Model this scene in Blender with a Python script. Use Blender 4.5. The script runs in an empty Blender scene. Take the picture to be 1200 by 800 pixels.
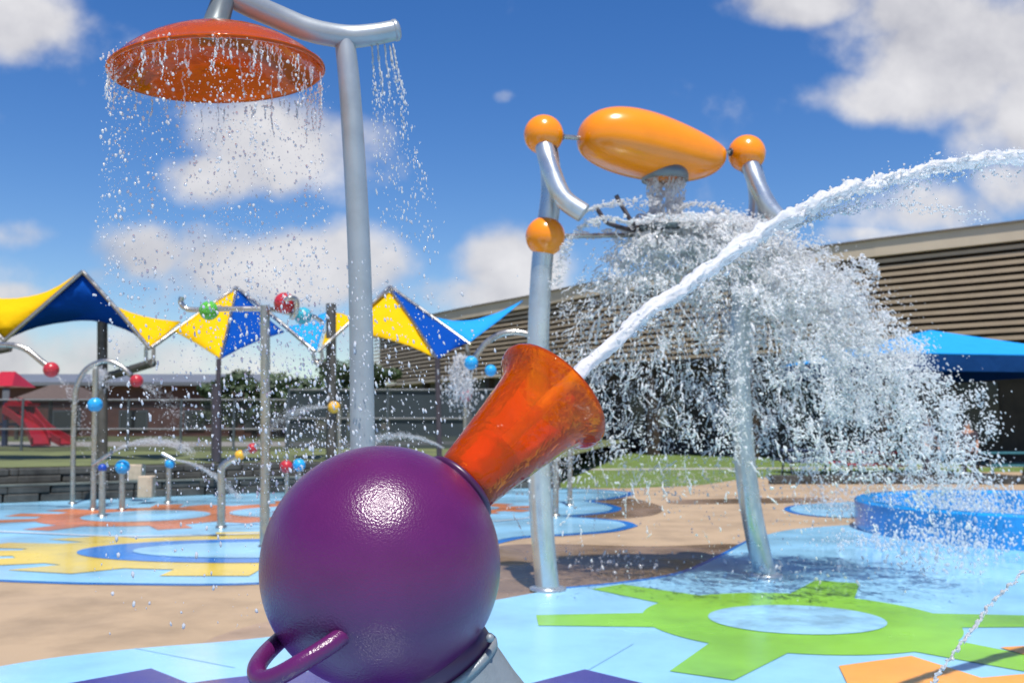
import bpy, bmesh, math, random
import numpy as np
from mathutils import Vector, Matrix
from mathutils.geometry import tessellate_polygon
random.seed(7); rng = np.random.default_rng(11)
S = bpy.context.scene; COL = S.collection
R = math.radians
# ------------------------------------------------------------------ camera
FPX, HZ, CAMH = 1150.0, 495.0, 1.5
TILT = math.atan((HZ-400)/FPX)
cam = bpy.data.cameras.new('camera'); camo = bpy.data.objects.new('camera', cam); COL.objects.link(camo)
camo.location = (0, 0, CAMH); camo.rotation_euler = (R(90)+TILT, 0, 0)
cam.sensor_fit = 'HORIZONTAL'; cam.sensor_width = 36; cam.lens = 36*FPX/1200
cam.clip_start = .05; cam.clip_end = 3000
cam.dof.use_dof = True; cam.dof.focus_distance = 2.65; cam.dof.aperture_fstop = 4.6
S.camera = camo
CT, ST = math.cos(TILT), math.sin(TILT)
def ray(px, py):
    a, b = (px-600)/FPX, (400-py)/FPX
    return Vector((a, CT - b*ST, ST + b*CT))
def P(px, py, Y):
    d = ray(px, py); return Vector((0, 0, CAMH)) + d*(Y/d.y)
def G(px, py, z=0.0):
    d = ray(px, py); return Vector((0, 0, CAMH)) + d*((z-CAMH)/d.z)
def YZ(px, py, z):            # distance at which this sight line reaches height z
    d = ray(px, py); return (z-CAMH)/d.z*d.y

# ------------------------------------------------------------------ render look
S.view_settings.view_transform = 'Standard'; S.view_settings.look = 'None'
S.view_settings.gamma = 1; S.view_settings.use_curve_mapping = False
S.view_settings.exposure = 0.3
S.render.engine = 'CYCLES'
S.cycles.use_denoising = True
S.cycles.max_bounces = 14; S.cycles.diffuse_bounces = 12; S.cycles.transparent_max_bounces = 24; S.cycles.transmission_bounces = 10
S.cycles.sample_clamp_indirect = 6

# ------------------------------------------------------------------ materials
def nt(name):
    m = bpy.data.materials.new(name); m.use_nodes = True
    n = m.node_tree; n.nodes.clear()
    o = n.nodes.new('ShaderNodeOutputMaterial')
    return m, n, o
def N(n, t, **kw):
    x = n.nodes.new('ShaderNode'+t)
    for k, v in kw.items():
        if k.startswith('_'): setattr(x, k[1:], v)
        else: x.inputs[k.replace('__', ' ')].default_value = v
    return x
def mat(name, col, rough=.5, metal=0., var=.12, scale=6., bump=0., bscale=40., coat=0., col2=None, rvar=0., spec=.5, trans=0., coord='Object', detail=6.):
    m, n, o = nt(name)
    p = N(n, 'BsdfPrincipled'); p.inputs['Metallic'].default_value = metal
    p.inputs['Coat Weight'].default_value = coat; p.inputs['Coat Roughness'].default_value = .08
    p.inputs['Specular IOR Level'].default_value = spec
    p.inputs['Transmission Weight'].default_value = trans
    tc = N(n, 'TexCoord')
    nz = N(n, 'TexNoise'); nz.inputs['Scale'].default_value = scale; nz.inputs['Detail'].default_value = detail; nz.inputs['Roughness'].default_value = .62
    n.links.new(tc.outputs[coord], nz.inputs['Vector'])
    mx = N(n, 'Mix', _data_type='RGBA')
    c = Vector(col)
    lo = c*(1-var) if col2 is None else Vector(col2)
    mx.inputs[6].default_value = (*lo, 1); mx.inputs[7].default_value = (*(c*(1+var*.6) if col2 is None else c), 1)
    mr = N(n, 'MapRange'); mr.inputs[1].default_value = .32; mr.inputs[2].default_value = .58
    n.links.new(nz.outputs[0], mr.inputs[0]); n.links.new(mr.outputs[0], mx.inputs[0])
    n.links.new(mx.outputs[2], p.inputs['Base Color'])
    if rvar:
        mr2 = N(n, 'MapRange'); mr2.inputs[1].default_value = .35; mr2.inputs[2].default_value = .65
        mr2.inputs[3].default_value = max(.02, rough-rvar); mr2.inputs[4].default_value = rough+rvar
        nz2 = N(n, 'TexNoise'); nz2.inputs['Scale'].default_value = scale*.7; nz2.inputs['Detail'].default_value = 4
        n.links.new(tc.outputs[coord], nz2.inputs['Vector']); n.links.new(nz2.outputs[0], mr2.inputs[0]); n.links.new(mr2.outputs[0], p.inputs['Roughness'])
    else: p.inputs['Roughness'].default_value = rough
    if bump:
        b = N(n, 'Bump'); b.inputs['Strength'].default_value = bump; b.inputs['Distance'].default_value = .01
        nb = N(n, 'TexNoise'); nb.inputs['Scale'].default_value = bscale; nb.inputs['Detail'].default_value = 3
        n.links.new(tc.outputs[coord], nb.inputs['Vector']); n.links.new(nb.outputs[0], b.inputs['Height']); n.links.new(b.outputs[0], p.inputs['Normal'])
    n.links.new(p.outputs[0], o.inputs[0])
    m['p'] = p.name
    return m
M = {}
M['concrete'] = mat('tan_concrete', (.345,.25,.155), .75, var=.2, scale=1.3, bump=.25, bscale=60, rvar=.12)
M['wet'] = mat('wet_concrete', (.20,.135,.085), .24, var=.45, scale=1.1, bump=.08, bscale=30, rvar=.14)
PADC = dict(rough=.17, rvar=.12, scale=1.1, bump=.10, bscale=70, coat=.15)
M['pad_light'] = mat('light_blue_paint', (.275,.56,.76), var=.13, **PADC)
M['pad_wet_veined'] = mat('wet_shadow_veined_blue_paint', (.27,.53,.72), .07, var=.3, scale=2.6, bump=.55, bscale=6)  # wet paint; colour mottling and ripples also imitate shadow veins of the water
M['pad_blue'] = mat('strong_blue_paint', (.012,.18,.58), var=.12, **PADC)
M['pad_green'] = mat('lime_green_paint', (.22,.51,.035), var=.18, **PADC)
M['pad_yellow'] = mat('yellow_paint', (.76,.55,.045), var=.1, **PADC)
M['pad_orange'] = mat('orange_paint', (.63,.20,.062), var=.14, **PADC)
M['pad_amber'] = mat('amber_paint', (.83,.34,.045), var=.1, **PADC)
M['pad_purple'] = mat('purple_paint', (.055,.035,.20), var=.14, **PADC)
M['pad_white'] = mat('white_line', (.75,.82,.86), var=.05, **PADC)
M['seam'] = mat('seam_line', (.16,.32,.45), .4)
M['purple'] = mat('purple_powder_coat', (.088,.010,.078), .235, var=.08, scale=9, bump=.2, bscale=190, spec=.5)
M['purple_dark'] = mat('purple_collar', (.05,.008,.05), .35)
M['orange'] = mat('orange_gloss', (.86,.25,.002), .22, var=.04, scale=5, bump=.03, bscale=14, coat=.25)
M['silver'] = mat('silver_paint', (.52,.565,.585), .30, metal=.75, var=.10, scale=7, rvar=.08, bump=.03, bscale=90)
M['pole_grey'] = mat('pole_grey', (.34,.37,.385), .36, metal=.4, var=.1, scale=7, rvar=.08, bump=.03, bscale=90)
M['grey_pedestal'] = mat('grey_pedestal', (.19,.215,.23), .4, metal=.2, var=.14, scale=14, bump=.2, bscale=200)
M['steel'] = mat('brushed_steel', (.42,.40,.36), .27, metal=.9, var=.16, scale=9, rvar=.1)
M['darksteel'] = mat('weathered_post', (.10,.095,.085), .5, metal=.3, var=.3, scale=5)
M['bracket'] = mat('dark_bracket', (.05,.04,.045), .4)
M['spoutgrey'] = mat('spout_grey', (.16,.19,.20), .35, metal=.3)
def spotted(name, col, dark):
    m, n, o = nt(name); p = N(n, 'BsdfPrincipled'); p.inputs['Roughness'].default_value = .3
    tc = N(n, 'TexCoord'); v = N(n, 'TexVoronoi'); v.inputs['Scale'].default_value = 4.3; v.inputs['Randomness'].default_value = .35
    n.links.new(tc.outputs['Generated'], v.inputs['Vector'])
    mr = N(n, 'MapRange'); mr.inputs[1].default_value = .17; mr.inputs[2].default_value = .27
    n.links.new(v.outputs['Distance'], mr.inputs[0])
    mx = N(n, 'Mix', _data_type='RGBA'); mx.inputs[6].default_value = (*dark, 1); mx.inputs[7].default_value = (*col, 1)
    n.links.new(mr.outputs[0], mx.inputs[0]); n.links.new(mx.outputs[2], p.inputs['Base Color'])
    b = N(n, 'Bump'); b.inputs['Strength'].default_value = .6; b.inputs['Distance'].default_value = .02
    n.links.new(mr.outputs[0], b.inputs['Height']); n.links.new(b.outputs[0], p.inputs['Normal'])
    n.links.new(p.outputs[0], o.inputs[0]); return m
M['b_red'] = spotted('red_perforated', (.44,.025,.035), (.2,.01,.015))
M['b_green'] = spotted('green_perforated', (.09,.40,.04), (.03,.17,.015))
M['b_blue'] = spotted('blue_perforated', (.02,.33,.68), (.01,.17,.38))
M['b_teal'] = spotted('teal_perforated', (.04,.36,.48), (.02,.17,.25))
M['b_yellow'] = spotted('yellow_perforated', (.78,.42,.03), (.4,.2,.01))
M['b_navy'] = spotted('navy_perforated', (.012,.06,.36), (.008,.03,.17))
def acrylic(name, tcol, dcol, rough=.03, dfac=.2, rfac=.35, noise=7., bstr=.25):
    m, n, o = nt(name)
    tr = N(n, 'BsdfTransparent'); rf = N(n, 'BsdfRefraction'); rf.inputs['IOR'].default_value = 1.45; rf.inputs['Roughness'].default_value = rough
    tc = N(n, 'TexCoord'); nz = N(n, 'TexNoise'); nz.inputs['Scale'].default_value = noise; nz.inputs['Detail'].default_value = 4
    n.links.new(tc.outputs['Object'], nz.inputs['Vector'])
    mr = N(n, 'MapRange'); mr.inputs[1].default_value = .35; mr.inputs[2].default_value = .65
    n.links.new(nz.outputs[0], mr.inputs[0])
    cm = N(n, 'Mix', _data_type='RGBA'); cm.inputs[6].default_value = (tcol[0], tcol[1]*.8, tcol[2], 1); cm.inputs[7].default_value = (*tcol, 1)
    n.links.new(mr.outputs[0], cm.inputs[0]); n.links.new(cm.outputs[2], tr.inputs[0]); n.links.new(cm.outputs[2], rf.inputs[0])
    m1 = N(n, 'MixShader'); m1.inputs[0].default_value = rfac; n.links.new(tr.outputs[0], m1.inputs[1]); n.links.new(rf.outputs[0], m1.inputs[2])
    tl = N(n, 'BsdfTranslucent'); tl.inputs[0].default_value = (*dcol, 1)
    df = N(n, 'BsdfDiffuse'); df.inputs[0].default_value = (*dcol, 1)
    m0 = N(n, 'MixShader'); m0.inputs[0].default_value = .72; n.links.new(tl.outputs[0], m0.inputs[1]); n.links.new(df.outputs[0], m0.inputs[2])
    m2 = N(n, 'MixShader'); m2.inputs[0].default_value = dfac; n.links.new(m1.outputs[0], m2.inputs[1]); n.links.new(m0.outputs[0], m2.inputs[2])
    gl = N(n, 'BsdfGlossy'); gl.inputs['Roughness'].default_value = .05
    fr = N(n, 'Fresnel'); fr.inputs['IOR'].default_value = 1.36
    b = N(n, 'Bump'); b.inputs['Strength'].default_value = bstr; b.inputs['Distance'].default_value = .02
    wv = N(n, 'TexNoise'); wv.inputs['Scale'].default_value = noise*1.9; wv.inputs['Detail'].default_value = 2; wv.inputs['Distortion'].default_value = 1.2
    n.links.new(tc.outputs['Object'], wv.inputs['Vector']); n.links.new(wv.outputs[0], b.inputs['Height'])
    for q in (gl, fr, rf): n.links.new(b.outputs[0], q.inputs['Normal'])
    m3 = N(n, 'MixShader'); n.links.new(fr.outputs[0], m3.inputs[0]); n.links.new(m2.outputs[0], m3.inputs[1]); n.links.new(gl.outputs[0], m3.inputs[2])
    n.links.new(m3.outputs[0], o.inputs[0]); return m
M['amber'] = acrylic('amber_acrylic', (1.0,.60,.04), (1.,.13,.001), rough=.01, dfac=.31, rfac=.2, noise=8, bstr=.34)
M['domeamber'] = acrylic('amber_dome', (1.,.54,.04), (1.,.17,.002), dfac=.40, rfac=.2, noise=5)
def water(name, col, transp, refr=.15, gloss_r=.06):
    m, n, o = nt(name)
    df = N(n, 'BsdfDiffuse'); df.inputs[0].default_value = (*col, 1)
    tl = N(n, 'BsdfTranslucent'); tl.inputs[0].default_value = (*col, 1)
    tr = N(n, 'BsdfTransparent'); tr.inputs[0].default_value = (.97,.985,1,1)
    rf = N(n, 'BsdfRefraction'); rf.inputs['IOR'].default_value = 1.33; rf.inputs['Roughness'].default_value = .05
    a = N(n, 'MixShader'); a.inputs[0].default_value = .58; n.links.new(df.outputs[0], a.inputs[1]); n.links.new(tl.outputs[0], a.inputs[2])
    d = N(n, 'MixShader'); d.inputs[0].default_value = refr; n.links.new(a.outputs[0], d.inputs[1]); n.links.new(rf.outputs[0], d.inputs[2])
    b = N(n, 'MixShader'); b.inputs[0].default_value = transp; n.links.new(d.outputs[0], b.inputs[1]); n.links.new(tr.outputs[0], b.inputs[2])
    gl = N(n, 'BsdfGlossy'); gl.inputs['Roughness'].default_value = gloss_r
    fr = N(n, 'Fresnel'); fr.inputs['IOR'].default_value = 1.33
    c = N(n, 'MixShader'); n.links.new(fr.outputs[0], c.inputs[0]); n.links.new(b.outputs[0], c.inputs[1]); n.links.new(gl.outputs[0], c.inputs[2])
    n.links.new(c.outputs[0], o.inputs[0]); return m
M['foam'] = water('white_water', (.99,.995,.995), .05, .05)
M['drop'] = water('clear_drops', (.99,.995,.995), .15, .14)
M['jet'] = water('jet_water', (.97,.96,.96), .05, .02, .5)
M['column'] = water('falling_water', (.99,.995,.995), .10, .12)
M['film'] = water('water_film', (.75,.85,.9), .78, .05)
def fabric(name, col, tfac=.25):
    m, n, o = nt(name)
    tc = N(n, 'TexCoord'); nz = N(n, 'TexNoise'); nz.inputs['Scale'].default_value = 3; nz.inputs['Detail'].default_value = 5
    n.links.new(tc.outputs['Object'], nz.inputs['Vector'])
    mx = N(n, 'Mix', _data_type='RGBA'); c = Vector(col); mx.inputs[6].default_value = (*(c*.88), 1); mx.inputs[7].default_value = (*(c*1.06), 1)
    n.links.new(nz.outputs[0], mx.inputs[0])
    df = N(n, 'BsdfDiffuse'); tl = N(n, 'BsdfTranslucent')
    n.links.new(mx.outputs[2], df.inputs[0]); n.links.new(mx.outputs[2], tl.inputs[0])
    b_ = N(n, 'Bump'); b_.inputs['Strength'].default_value = .35; b_.inputs['Distance'].default_value = .12
    n.links.new(nz.outputs[0], b_.inputs['Height']); n.links.new(b_.outputs[0], df.inputs['Normal'])
    a = N(n, 'MixShader'); a.inputs[0].default_value = tfac; n.links.new(df.outputs[0], a.inputs[1]); n.links.new(tl.outputs[0], a.inputs[2])
    n.links.new(a.outputs[0], o.inputs[0]); return m
M['f_yellow'] = fabric('yellow_fabric', (.80,.50,.01), .2)
M['f_blue'] = fabric('blue_fabric', (.008,.085,.43), .34)
M['f_sky'] = fabric('bright_blue_fabric', (.03,.35,.80), .2)
M['f_navy'] = fabric('navy_fabric', (.01,.05,.17), .1)
M['fascia'] = mat('beige_fascia', (.56,.46,.33), .6, var=.08, scale=.6)
M['fasciadark'] = mat('dark_roof_trim', (.15,.125,.095), .6)
M['slat'] = mat('louvre_slat', (.42,.315,.205), .5, var=.1, scale=1.)
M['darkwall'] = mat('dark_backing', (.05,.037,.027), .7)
M['brown'] = mat('shade_darkened_brick', (.05,.038,.03), .7, var=.35, scale=1.2)  # brown darkened to stand in for shade under the overhang
M['glass'] = mat('dark_glazing', (.03,.042,.05), .12, var=.3, scale=.3)
M['bluegrey'] = mat('blue_grey_panel', (.07,.09,.105), .5, var=.2, scale=.5)
M['brick'] = mat('red_brick', (.11,.045,.033), .8, var=.3, scale=.8)
M['rooflight'] = mat('pale_metal_roof', (.13,.14,.16), .5, var=.1, scale=.4)
M['roofbrown'] = mat('brown_shingle', (.085,.06,.05), .8, var=.2)
M['stone'] = mat('dark_wall_stone', (.05,.05,.045), .75, var=.6, scale=2.2, bump=.6, bscale=5)
M['stonelight'] = mat('wall_cap_stone', (.11,.12,.105), .7, var=.4, scale=2)
M['tanstone'] = mat('tan_block', (.42,.34,.24), .8, var=.2)
M['damp'] = mat('damp_concrete', (.32,.225,.15), .5, var=.25, scale=2., bump=.1, bscale=40, rvar=.15)
M['grass'] = mat('lawn_green', (.115,.18,.03), .85, var=.35, scale=1.6, bump=.8, bscale=18, col2=(.075,.10,.022))
M['grassdry'] = mat('dry_lawn', (.13,.15,.05), .85, scale=.7, col2=(.07,.085,.03))
M['path'] = mat('grey_path', (.36,.34,.30), .8)
M['pathgrey'] = mat('rail_grey', (.2,.21,.22), .5)
M['red'] = mat('red_plastic', (.36,.010,.022), .4)
M['navy'] = mat('navy_post', (.02,.035,.09), .5)
M['ringblue'] = mat('blue_ring_paint', (.012,.23,.56), .25, var=.3, scale=2.5, rvar=.12, bump=.1, bscale=20, coat=.2)
M['skin'] = mat('skin', (.45,.25,.17), .5)
M['cloth_dark'] = mat('dark_cloth', (.035,.025,.035), .8)
M['cloth_stripe'] = mat('striped_cloth', (.35,.42,.48), .8, var=.6, scale=22)
M['hair'] = mat('dark_hair', (.02,.013,.01), .6)
M['tealtop'] = mat('teal_tabletop', (.03,.14,.17), .5)
M['bark'] = mat('bark', (.06,.045,.035), .9)
M['leaf'] = mat('dark_leaf', (.045,.075,.03), .6, var=.5, scale=.7)
m, n, o = nt('dark_mesh'); d_ = N(n, 'BsdfDiffuse'); d_.inputs[0].default_value = (.055,.07,.08,1); t_ = N(n, 'BsdfTransparent')
x_ = N(n, 'MixShader'); x_.inputs[0].default_value = .12; n.links.new(d_.outputs[0], x_.inputs[1]); n.links.new(t_.outputs[0], x_.inputs[2]); n.links.new(x_.outputs[0], o.inputs[0]); M['screenmesh'] = m
m, n, o = nt('chain_link'); d_ = N(n, 'BsdfDiffuse'); d_.inputs[0].default_value = (.04,.045,.05,1); t_ = N(n, 'BsdfTransparent')
x_ = N(n, 'MixShader'); x_.inputs[0].default_value = .5; n.links.new(d_.outputs[0], x_.inputs[1]); n.links.new(t_.outputs[0], x_.inputs[2]); n.links.new(x_.outputs[0], o.inputs[0]); M['chain'] = m

# ------------------------------------------------------------------ mesh helpers
ORG = {}
def tag(o, label=None, cat=None, group=None, kind=None):
    if label: o['label'] = label
    if cat: o['category'] = cat
    if group: o['group'] = group
    if kind: o['kind'] = kind
    return o
def thing(name, loc, label, cat, group=None):
    o = bpy.data.objects.new(name, None); COL.objects.link(o); o.location = loc; o.empty_display_size = .1
    ORG[o.name] = Vector(loc); return tag(o, label, cat, group)
class MB:
    def __init__(s): s.v = []; s.f = []; s.sm = []
    def add(s, vs, fs, smooth=False):
        k = len(s.v); s.v += [Vector(v) for v in vs]; s.f += [[i+k for i in f] for f in fs]; s.sm += [smooth]*len(fs); return s
    def box(s, c, size, rz=0., bev=0.):
        bm = bmesh.new(); bmesh.ops.create_cube(bm, size=1)
        for v in bm.verts: v.co = Vector((v.co.x*size[0], v.co.y*size[1], v.co.z*size[2]))
        if bev: bmesh.ops.bevel(bm, geom=bm.edges[:], offset=bev, segments=2, affect='EDGES', profile=.5)
        mt = Matrix.Translation(c) @ Matrix.Rotation(rz, 4, 'Z')
        vs = [mt @ v.co for v in bm.verts]; fs = [[v.index for v in f.verts] for f in bm.faces]; bm.free()
        return s.add(vs, fs)
    def sphere(s, c, r, sub=3, sc=(1,1,1)):
        bm = bmesh.new(); bmesh.ops.create_icosphere(bm, subdivisions=sub, radius=1)
        vs = [Vector(c)+Vector((v.co.x*sc[0]*r, v.co.y*sc[1]*r, v.co.z*sc[2]*r)) for v in bm.verts]
        fs = [[v.index for v in f.verts] for f in bm.faces]; bm.free(); return s.add(vs, fs, True)
    def lathe(s, prof, org, ax, seg=48, closed=False):
        ax = Vector(ax).normalized(); org = Vector(org)
        u = ax.orthogonal().normalized(); w = ax.cross(u)
        vs = []; fs = []
        for (r, h) in prof:
            for k in range(seg):
                a = 2*math.pi*k/seg; vs.append(org + ax*h + (u*math.cos(a)+w*math.sin(a))*r)
        n_ = len(prof)
        for i in range(n_ if closed else n_-1):
            j = (i+1) % n_
            for k in range(seg):
                k2 = (k+1) % seg; fs.append([i*seg+k, i*seg+k2, j*seg+k2, j*seg+k])
        return s.add(vs, fs, True)
    def tube(s, pts, rad, seg=16, smooth_path=True, cap=True, sub=8):
        pts = [Vector(p) for p in pts]; n_ = len(pts)
        rad = [rad]*n_ if not hasattr(rad, '__len__') else list(rad)
        if smooth_path and n_ > 2:
            q = []; rr = []
            for i in range(n_-1):
                p0, p1, p2, p3 = pts[max(i-1,0)], pts[i], pts[i+1], pts[min(i+2,n_-1)]
                for k in range(sub):
                    t = k/sub
                    q.append(.5*((2*p1)+(p2-p0)*t+(2*p0-5*p1+4*p2-p3)*t*t+(3*p1-p0-3*p2+p3)*t**3)); rr.append(rad[i]*(1-t)+rad[i+1]*t)
            q.append(pts[-1]); rr.append(rad[-1]); pts, rad = q, rr
        n_ = len(pts); T = []
        for i in range(n_): T.append((pts[min(i+1,n_-1)]-pts[max(i-1,0)]).normalized())
        u = T[0].orthogonal().normalized(); vs = []; fs = []
        for i in range(n_):
            u = (u - T[i]*u.dot(T[i])).normalized(); w = T[i].cross(u)
            for k in range(seg):
                a = 2*math.pi*k/seg; vs.append(pts[i]+(u*math.cos(a)+w*math.sin(a))*rad[i])
        for i in range(n_-1):
            for k in range(seg):
                k2 = (k+1) % seg; fs.append([i*seg+k, i*seg+k2, (i+1)*seg+k2, (i+1)*seg+k])
        s.add(vs, fs, True)
        if cap:
            s.add(vs[:seg], [list(range(seg))[::-1]]); s.add(vs[-seg:], [list(range(seg))])
        return s
    def poly(s, pts):                 # flat or gently bent sheet from an outline
        tri = tessellate_polygon([pts]); return s.add(pts, [list(t) for t in tri])
    def build(s, name, m, parent=None, solid=0., subd=0, recalc=True):
        me = bpy.data.meshes.new(name); org = ORG.get(parent.name, Vector()) if parent else Vector()
        me.from_pydata([tuple(v-org) for v in s.v], [], s.f); me.update()
        me.polygons.foreach_set('use_smooth', s.sm); me.materials.append(m)
        if recalc:
            bm = bmesh.new(); bm.from_mesh(me); bmesh.ops.recalc_face_normals(bm, faces=bm.faces)
            bm.to_mesh(me); bm.free()
        o = bpy.data.objects.new(name, me); COL.objects.link(o)
        if parent: o.parent = parent
        ORG[o.name] = org
        if subd: md = o.modifiers.new('s', 'SUBSURF'); md.levels = md.render_levels = subd
        if solid: md = o.modifiers.new('t', 'SOLIDIFY'); md.thickness = solid; md.offset = 0
        return o
def ground(name, pts, m, z):
    pts = [Vector((p[0], p[1], z)) for p in pts]
    b = MB(); b.poly(pts); o = b.build(name, m); o['kind'] = 'structure'
    return o
def smooth_loop(pts, sub=8):
    q = []; n_ = len(pts); pts = [Vector(p) for p in pts]
    for i in range(n_):
        p0, p1, p2, p3 = pts[i-1], pts[i], pts[(i+1)%n_], pts[(i+2)%n_]
        for k in range(sub):
            t = k/sub; q.append(.5*((2*p1)+(p2-p0)*t+(2*p0-5*p1+4*p2-p3)*t*t+(3*p1-p0-3*p2+p3)*t**3))
    return q
def smooth_open(pts, sub=8):
    q = []; n_ = len(pts); pts = [Vector(p) for p in pts]
    for i in range(n_-1):
        p0, p1, p2, p3 = pts[max(i-1,0)], pts[i], pts[i+1], pts[min(i+2,n_-1)]
        for k in range(sub):
            t = k/sub; q.append(.5*((2*p1)+(p2-p0)*t+(2*p0-5*p1+4*p2-p3)*t*t+(3*p1-p0-3*p2+p3)*t**3))
    q.append(pts[-1]); return q

# ------------------------------------------------------------------ sun and sky
SUNDIR = Vector((.06, -.395, .915)).normalized()
sl = bpy.data.lights.new('sun', 'SUN'); sl.energy = 4.9; sl.angle = R(.55); sl.color = (1, .955, .89)
so = bpy.data.objects.new('sun', sl); COL.objects.link(so); so.rotation_euler = SUNDIR.to_track_quat('Z', 'Y').to_euler(); so.location = (0, -10, 30)
W = bpy.data.worlds.new('World'); S.world = W; W.use_nodes = True; wn = W.node_tree; wn.nodes.clear()
wo = N(wn, 'OutputWorld'); bg = N(wn, 'Background'); bg.inputs[1].default_value = .125
sky = N(wn, 'TexSky'); sky.sky_type = 'NISHITA'; sky.sun_disc = False
sky.sun_elevation = math.asin(SUNDIR.z); sky.sun_rotation = math.atan2(SUNDIR.x, SUNDIR.y)
sky.air_density = 1.0; sky.dust_density = .4; sky.ozone_density = 2.5
L = wn.links.new
tc = N(wn, 'TexCoord'); sep = N(wn, 'SeparateXYZ'); L(tc.outputs['Generated'], sep.inputs[0])
def MA(op, a, b=None, c=None, clamp=False):
    x = wn.nodes.new('ShaderNodeMath'); x.operation = op; x.use_clamp = clamp
    for i, v in enumerate((a, b, c)):
        if v is None: continue
        if isinstance(v, (int, float)): x.inputs[i].default_value = v
        else: L(v, x.inputs[i])
    return x.outputs[0]
ya = MA('MAXIMUM', MA('ABSOLUTE', sep.outputs[1]), .02)
u_ = MA('DIVIDE', sep.outputs[0], ya); v_ = MA('DIVIDE', sep.outputs[2], ya)
cv = N(wn, 'CombineXYZ'); L(u_, cv.inputs[0]); L(v_, cv.inputs[1])
def wnoise(scale, detail, rough, off):
    vm = N(wn, 'VectorMath', _operation='ADD'); L(cv.outputs[0], vm.inputs[0]); vm.inputs[1].default_value = off
    z = N(wn, 'TexNoise'); z.inputs['Scale'].default_value = scale; z.inputs['Detail'].default_value = detail; z.inputs['Roughness'].default_value = rough
    L(vm.outputs[0], z.inputs['Vector']); return z.outputs[0]
blobs = [ # px, py, rx, ry, weight
 (25,25,100,62,1.05), (335,165,140,85,1.05), (255,208,100,42,.9), (330,310,190,62,1.15), (170,298,90,46,.9), (130,325,60,30,.7), (235,285,60,34,.7), (215,335,260,50,.4),(20,275,60,22,.45),(20,345,60,20,.5),
 (600,308,105,60,1.0), (560,345,110,40,.8), (1120,65,185,105,1.2), (1010,112,100,48,.95),(1200,130,120,100,1.05), (960,4,130,42,1.05), (1060,20,140,70,1.), (1075,245,140,42,.75), (1190,215,70,55,.8),(1020,275,100,18,.6),
 (592,113,22,14,.42), (60,430,420,60,.78), (430,410,240,55,.6), (380,300,110,40,.7), (600,400,200,60,.4), (480,345,60,22,.5), (770,300,70,30,.2), (1400,60,200,160,1), (-150,120,120,90,.9), (450,-120,260,80,.9),(0,-400,700,160,.6)]
tot = None
for (px, py, rx, ry, wgt) in blobs:
    d = ray(px, py); cu, cvv = d.x/d.y, d.z/d.y
    vs = N(wn, 'VectorMath', _operation='SUBTRACT'); L(cv.outputs[0], vs.inputs[0]); vs.inputs[1].default_value = (cu, cvv, 0)
    vm = N(wn, 'VectorMath', _operation='MULTIPLY'); L(vs.outputs[0], vm.inputs[0]); vm.inputs[1].default_value = (FPX/rx, FPX/ry, 0)
    ln = N(wn, 'VectorMath', _operation='LENGTH'); L(vm.outputs[0], ln.inputs[0])
    mr = N(wn, 'MapRange'); mr.interpolation_type = 'SMOOTHSTEP'; mr.inputs[1].default_value = 1.35; mr.inputs[2].default_value = .15; mr.inputs[3].default_value = 0; mr.inputs[4].default_value = wgt
    L(ln.outputs['Value'], mr.inputs[0])
    tot = mr.outputs[0] if tot is None else MA('MAXIMUM', tot, mr.outputs[0])
n1 = wnoise(8, 7, .53, (3.1, 1.7, 0)); n2 = wnoise(5, 6, .5, (8.1, 4.2, 1.)); n3 = wnoise(8, 7, .53, (3.1, 1.7+.03, 0))
dens = MA('ADD', MA('MULTIPLY', tot, .85), MA('MULTIPLY', MA('SUBTRACT', n1, .5), 1.9))
ds = N(wn, 'MapRange'); ds.interpolation_type = 'SMOOTHSTEP'; ds.inputs[1].default_value = .18; ds.inputs[2].default_value = .78; L(dens, ds.inputs[0])
veil = MA('MULTIPLY', ds.outputs[0], .93)
lit = MA('ADD', MA('MULTIPLY', MA('SUBTRACT', n1, n3), 2.2), MA('MULTIPLY', MA('SUBTRACT', n2, .5), 1.3))
lit = MA('ADD', lit, .55, clamp=True)
cc = N(wn, 'Mix', _data_type='RGBA'); cc.inputs[6].default_value = (3.3, 3.3, 3.6, 1); cc.inputs[7].default_value = (5.6, 5.5, 5.55, 1); L(lit, cc.inputs[0])
hsv = N(wn, 'HueSaturation'); hsv.inputs['Hue'].default_value = .512; hsv.inputs['Saturation'].default_value = 1.36; hsv.inputs['Value'].default_value = .86; L(sky.outputs[0], hsv.inputs['Color'])
mixc = N(wn, 'Mix', _data_type='RGBA'); L(veil, mixc.inputs[0]); L(hsv.outputs[0], mixc.inputs[6]); L(cc.outputs[2], mixc.inputs[7])
L(mixc.outputs[2], bg.inputs[0]); L(bg.outputs[0], wo.inputs[0])

# ------------------------------------------------------------------ ground, pads, paint
ground('ground', [(-500,-60),(500,-60),(500,900),(-500,900)], M['concrete'], 0)
def g2(lst): return [G(a, b) for (a, b) in lst]
# near pad
edge = smooth_open(g2([(-250,835),(0,782),(140,763),(310,748),(450,726),(580,704),(650,692),(740,683),(800,672),(848,651),(880,634),(920,622),(985,616),(1060,612),(1300,610),(1700,625)]))
near = [(p.x, p.y) for p in edge] + [(14,1.5),(3,-6),(-7,-6),(-7,3.5)]
ground('splash_pad', near, M['pad_light'], .010)
be = smooth_open(g2([(660,691),(740,683),(800,672),(848,651),(880,634),(905,627)]))
nb = [(p.x, p.y-.02) for p in be] + [(p.x-.02, p.y+.11+.0*p.x) for p in reversed(be)]
ground('pad_edge_band', nb, M['pad_blue'], .006)
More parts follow.
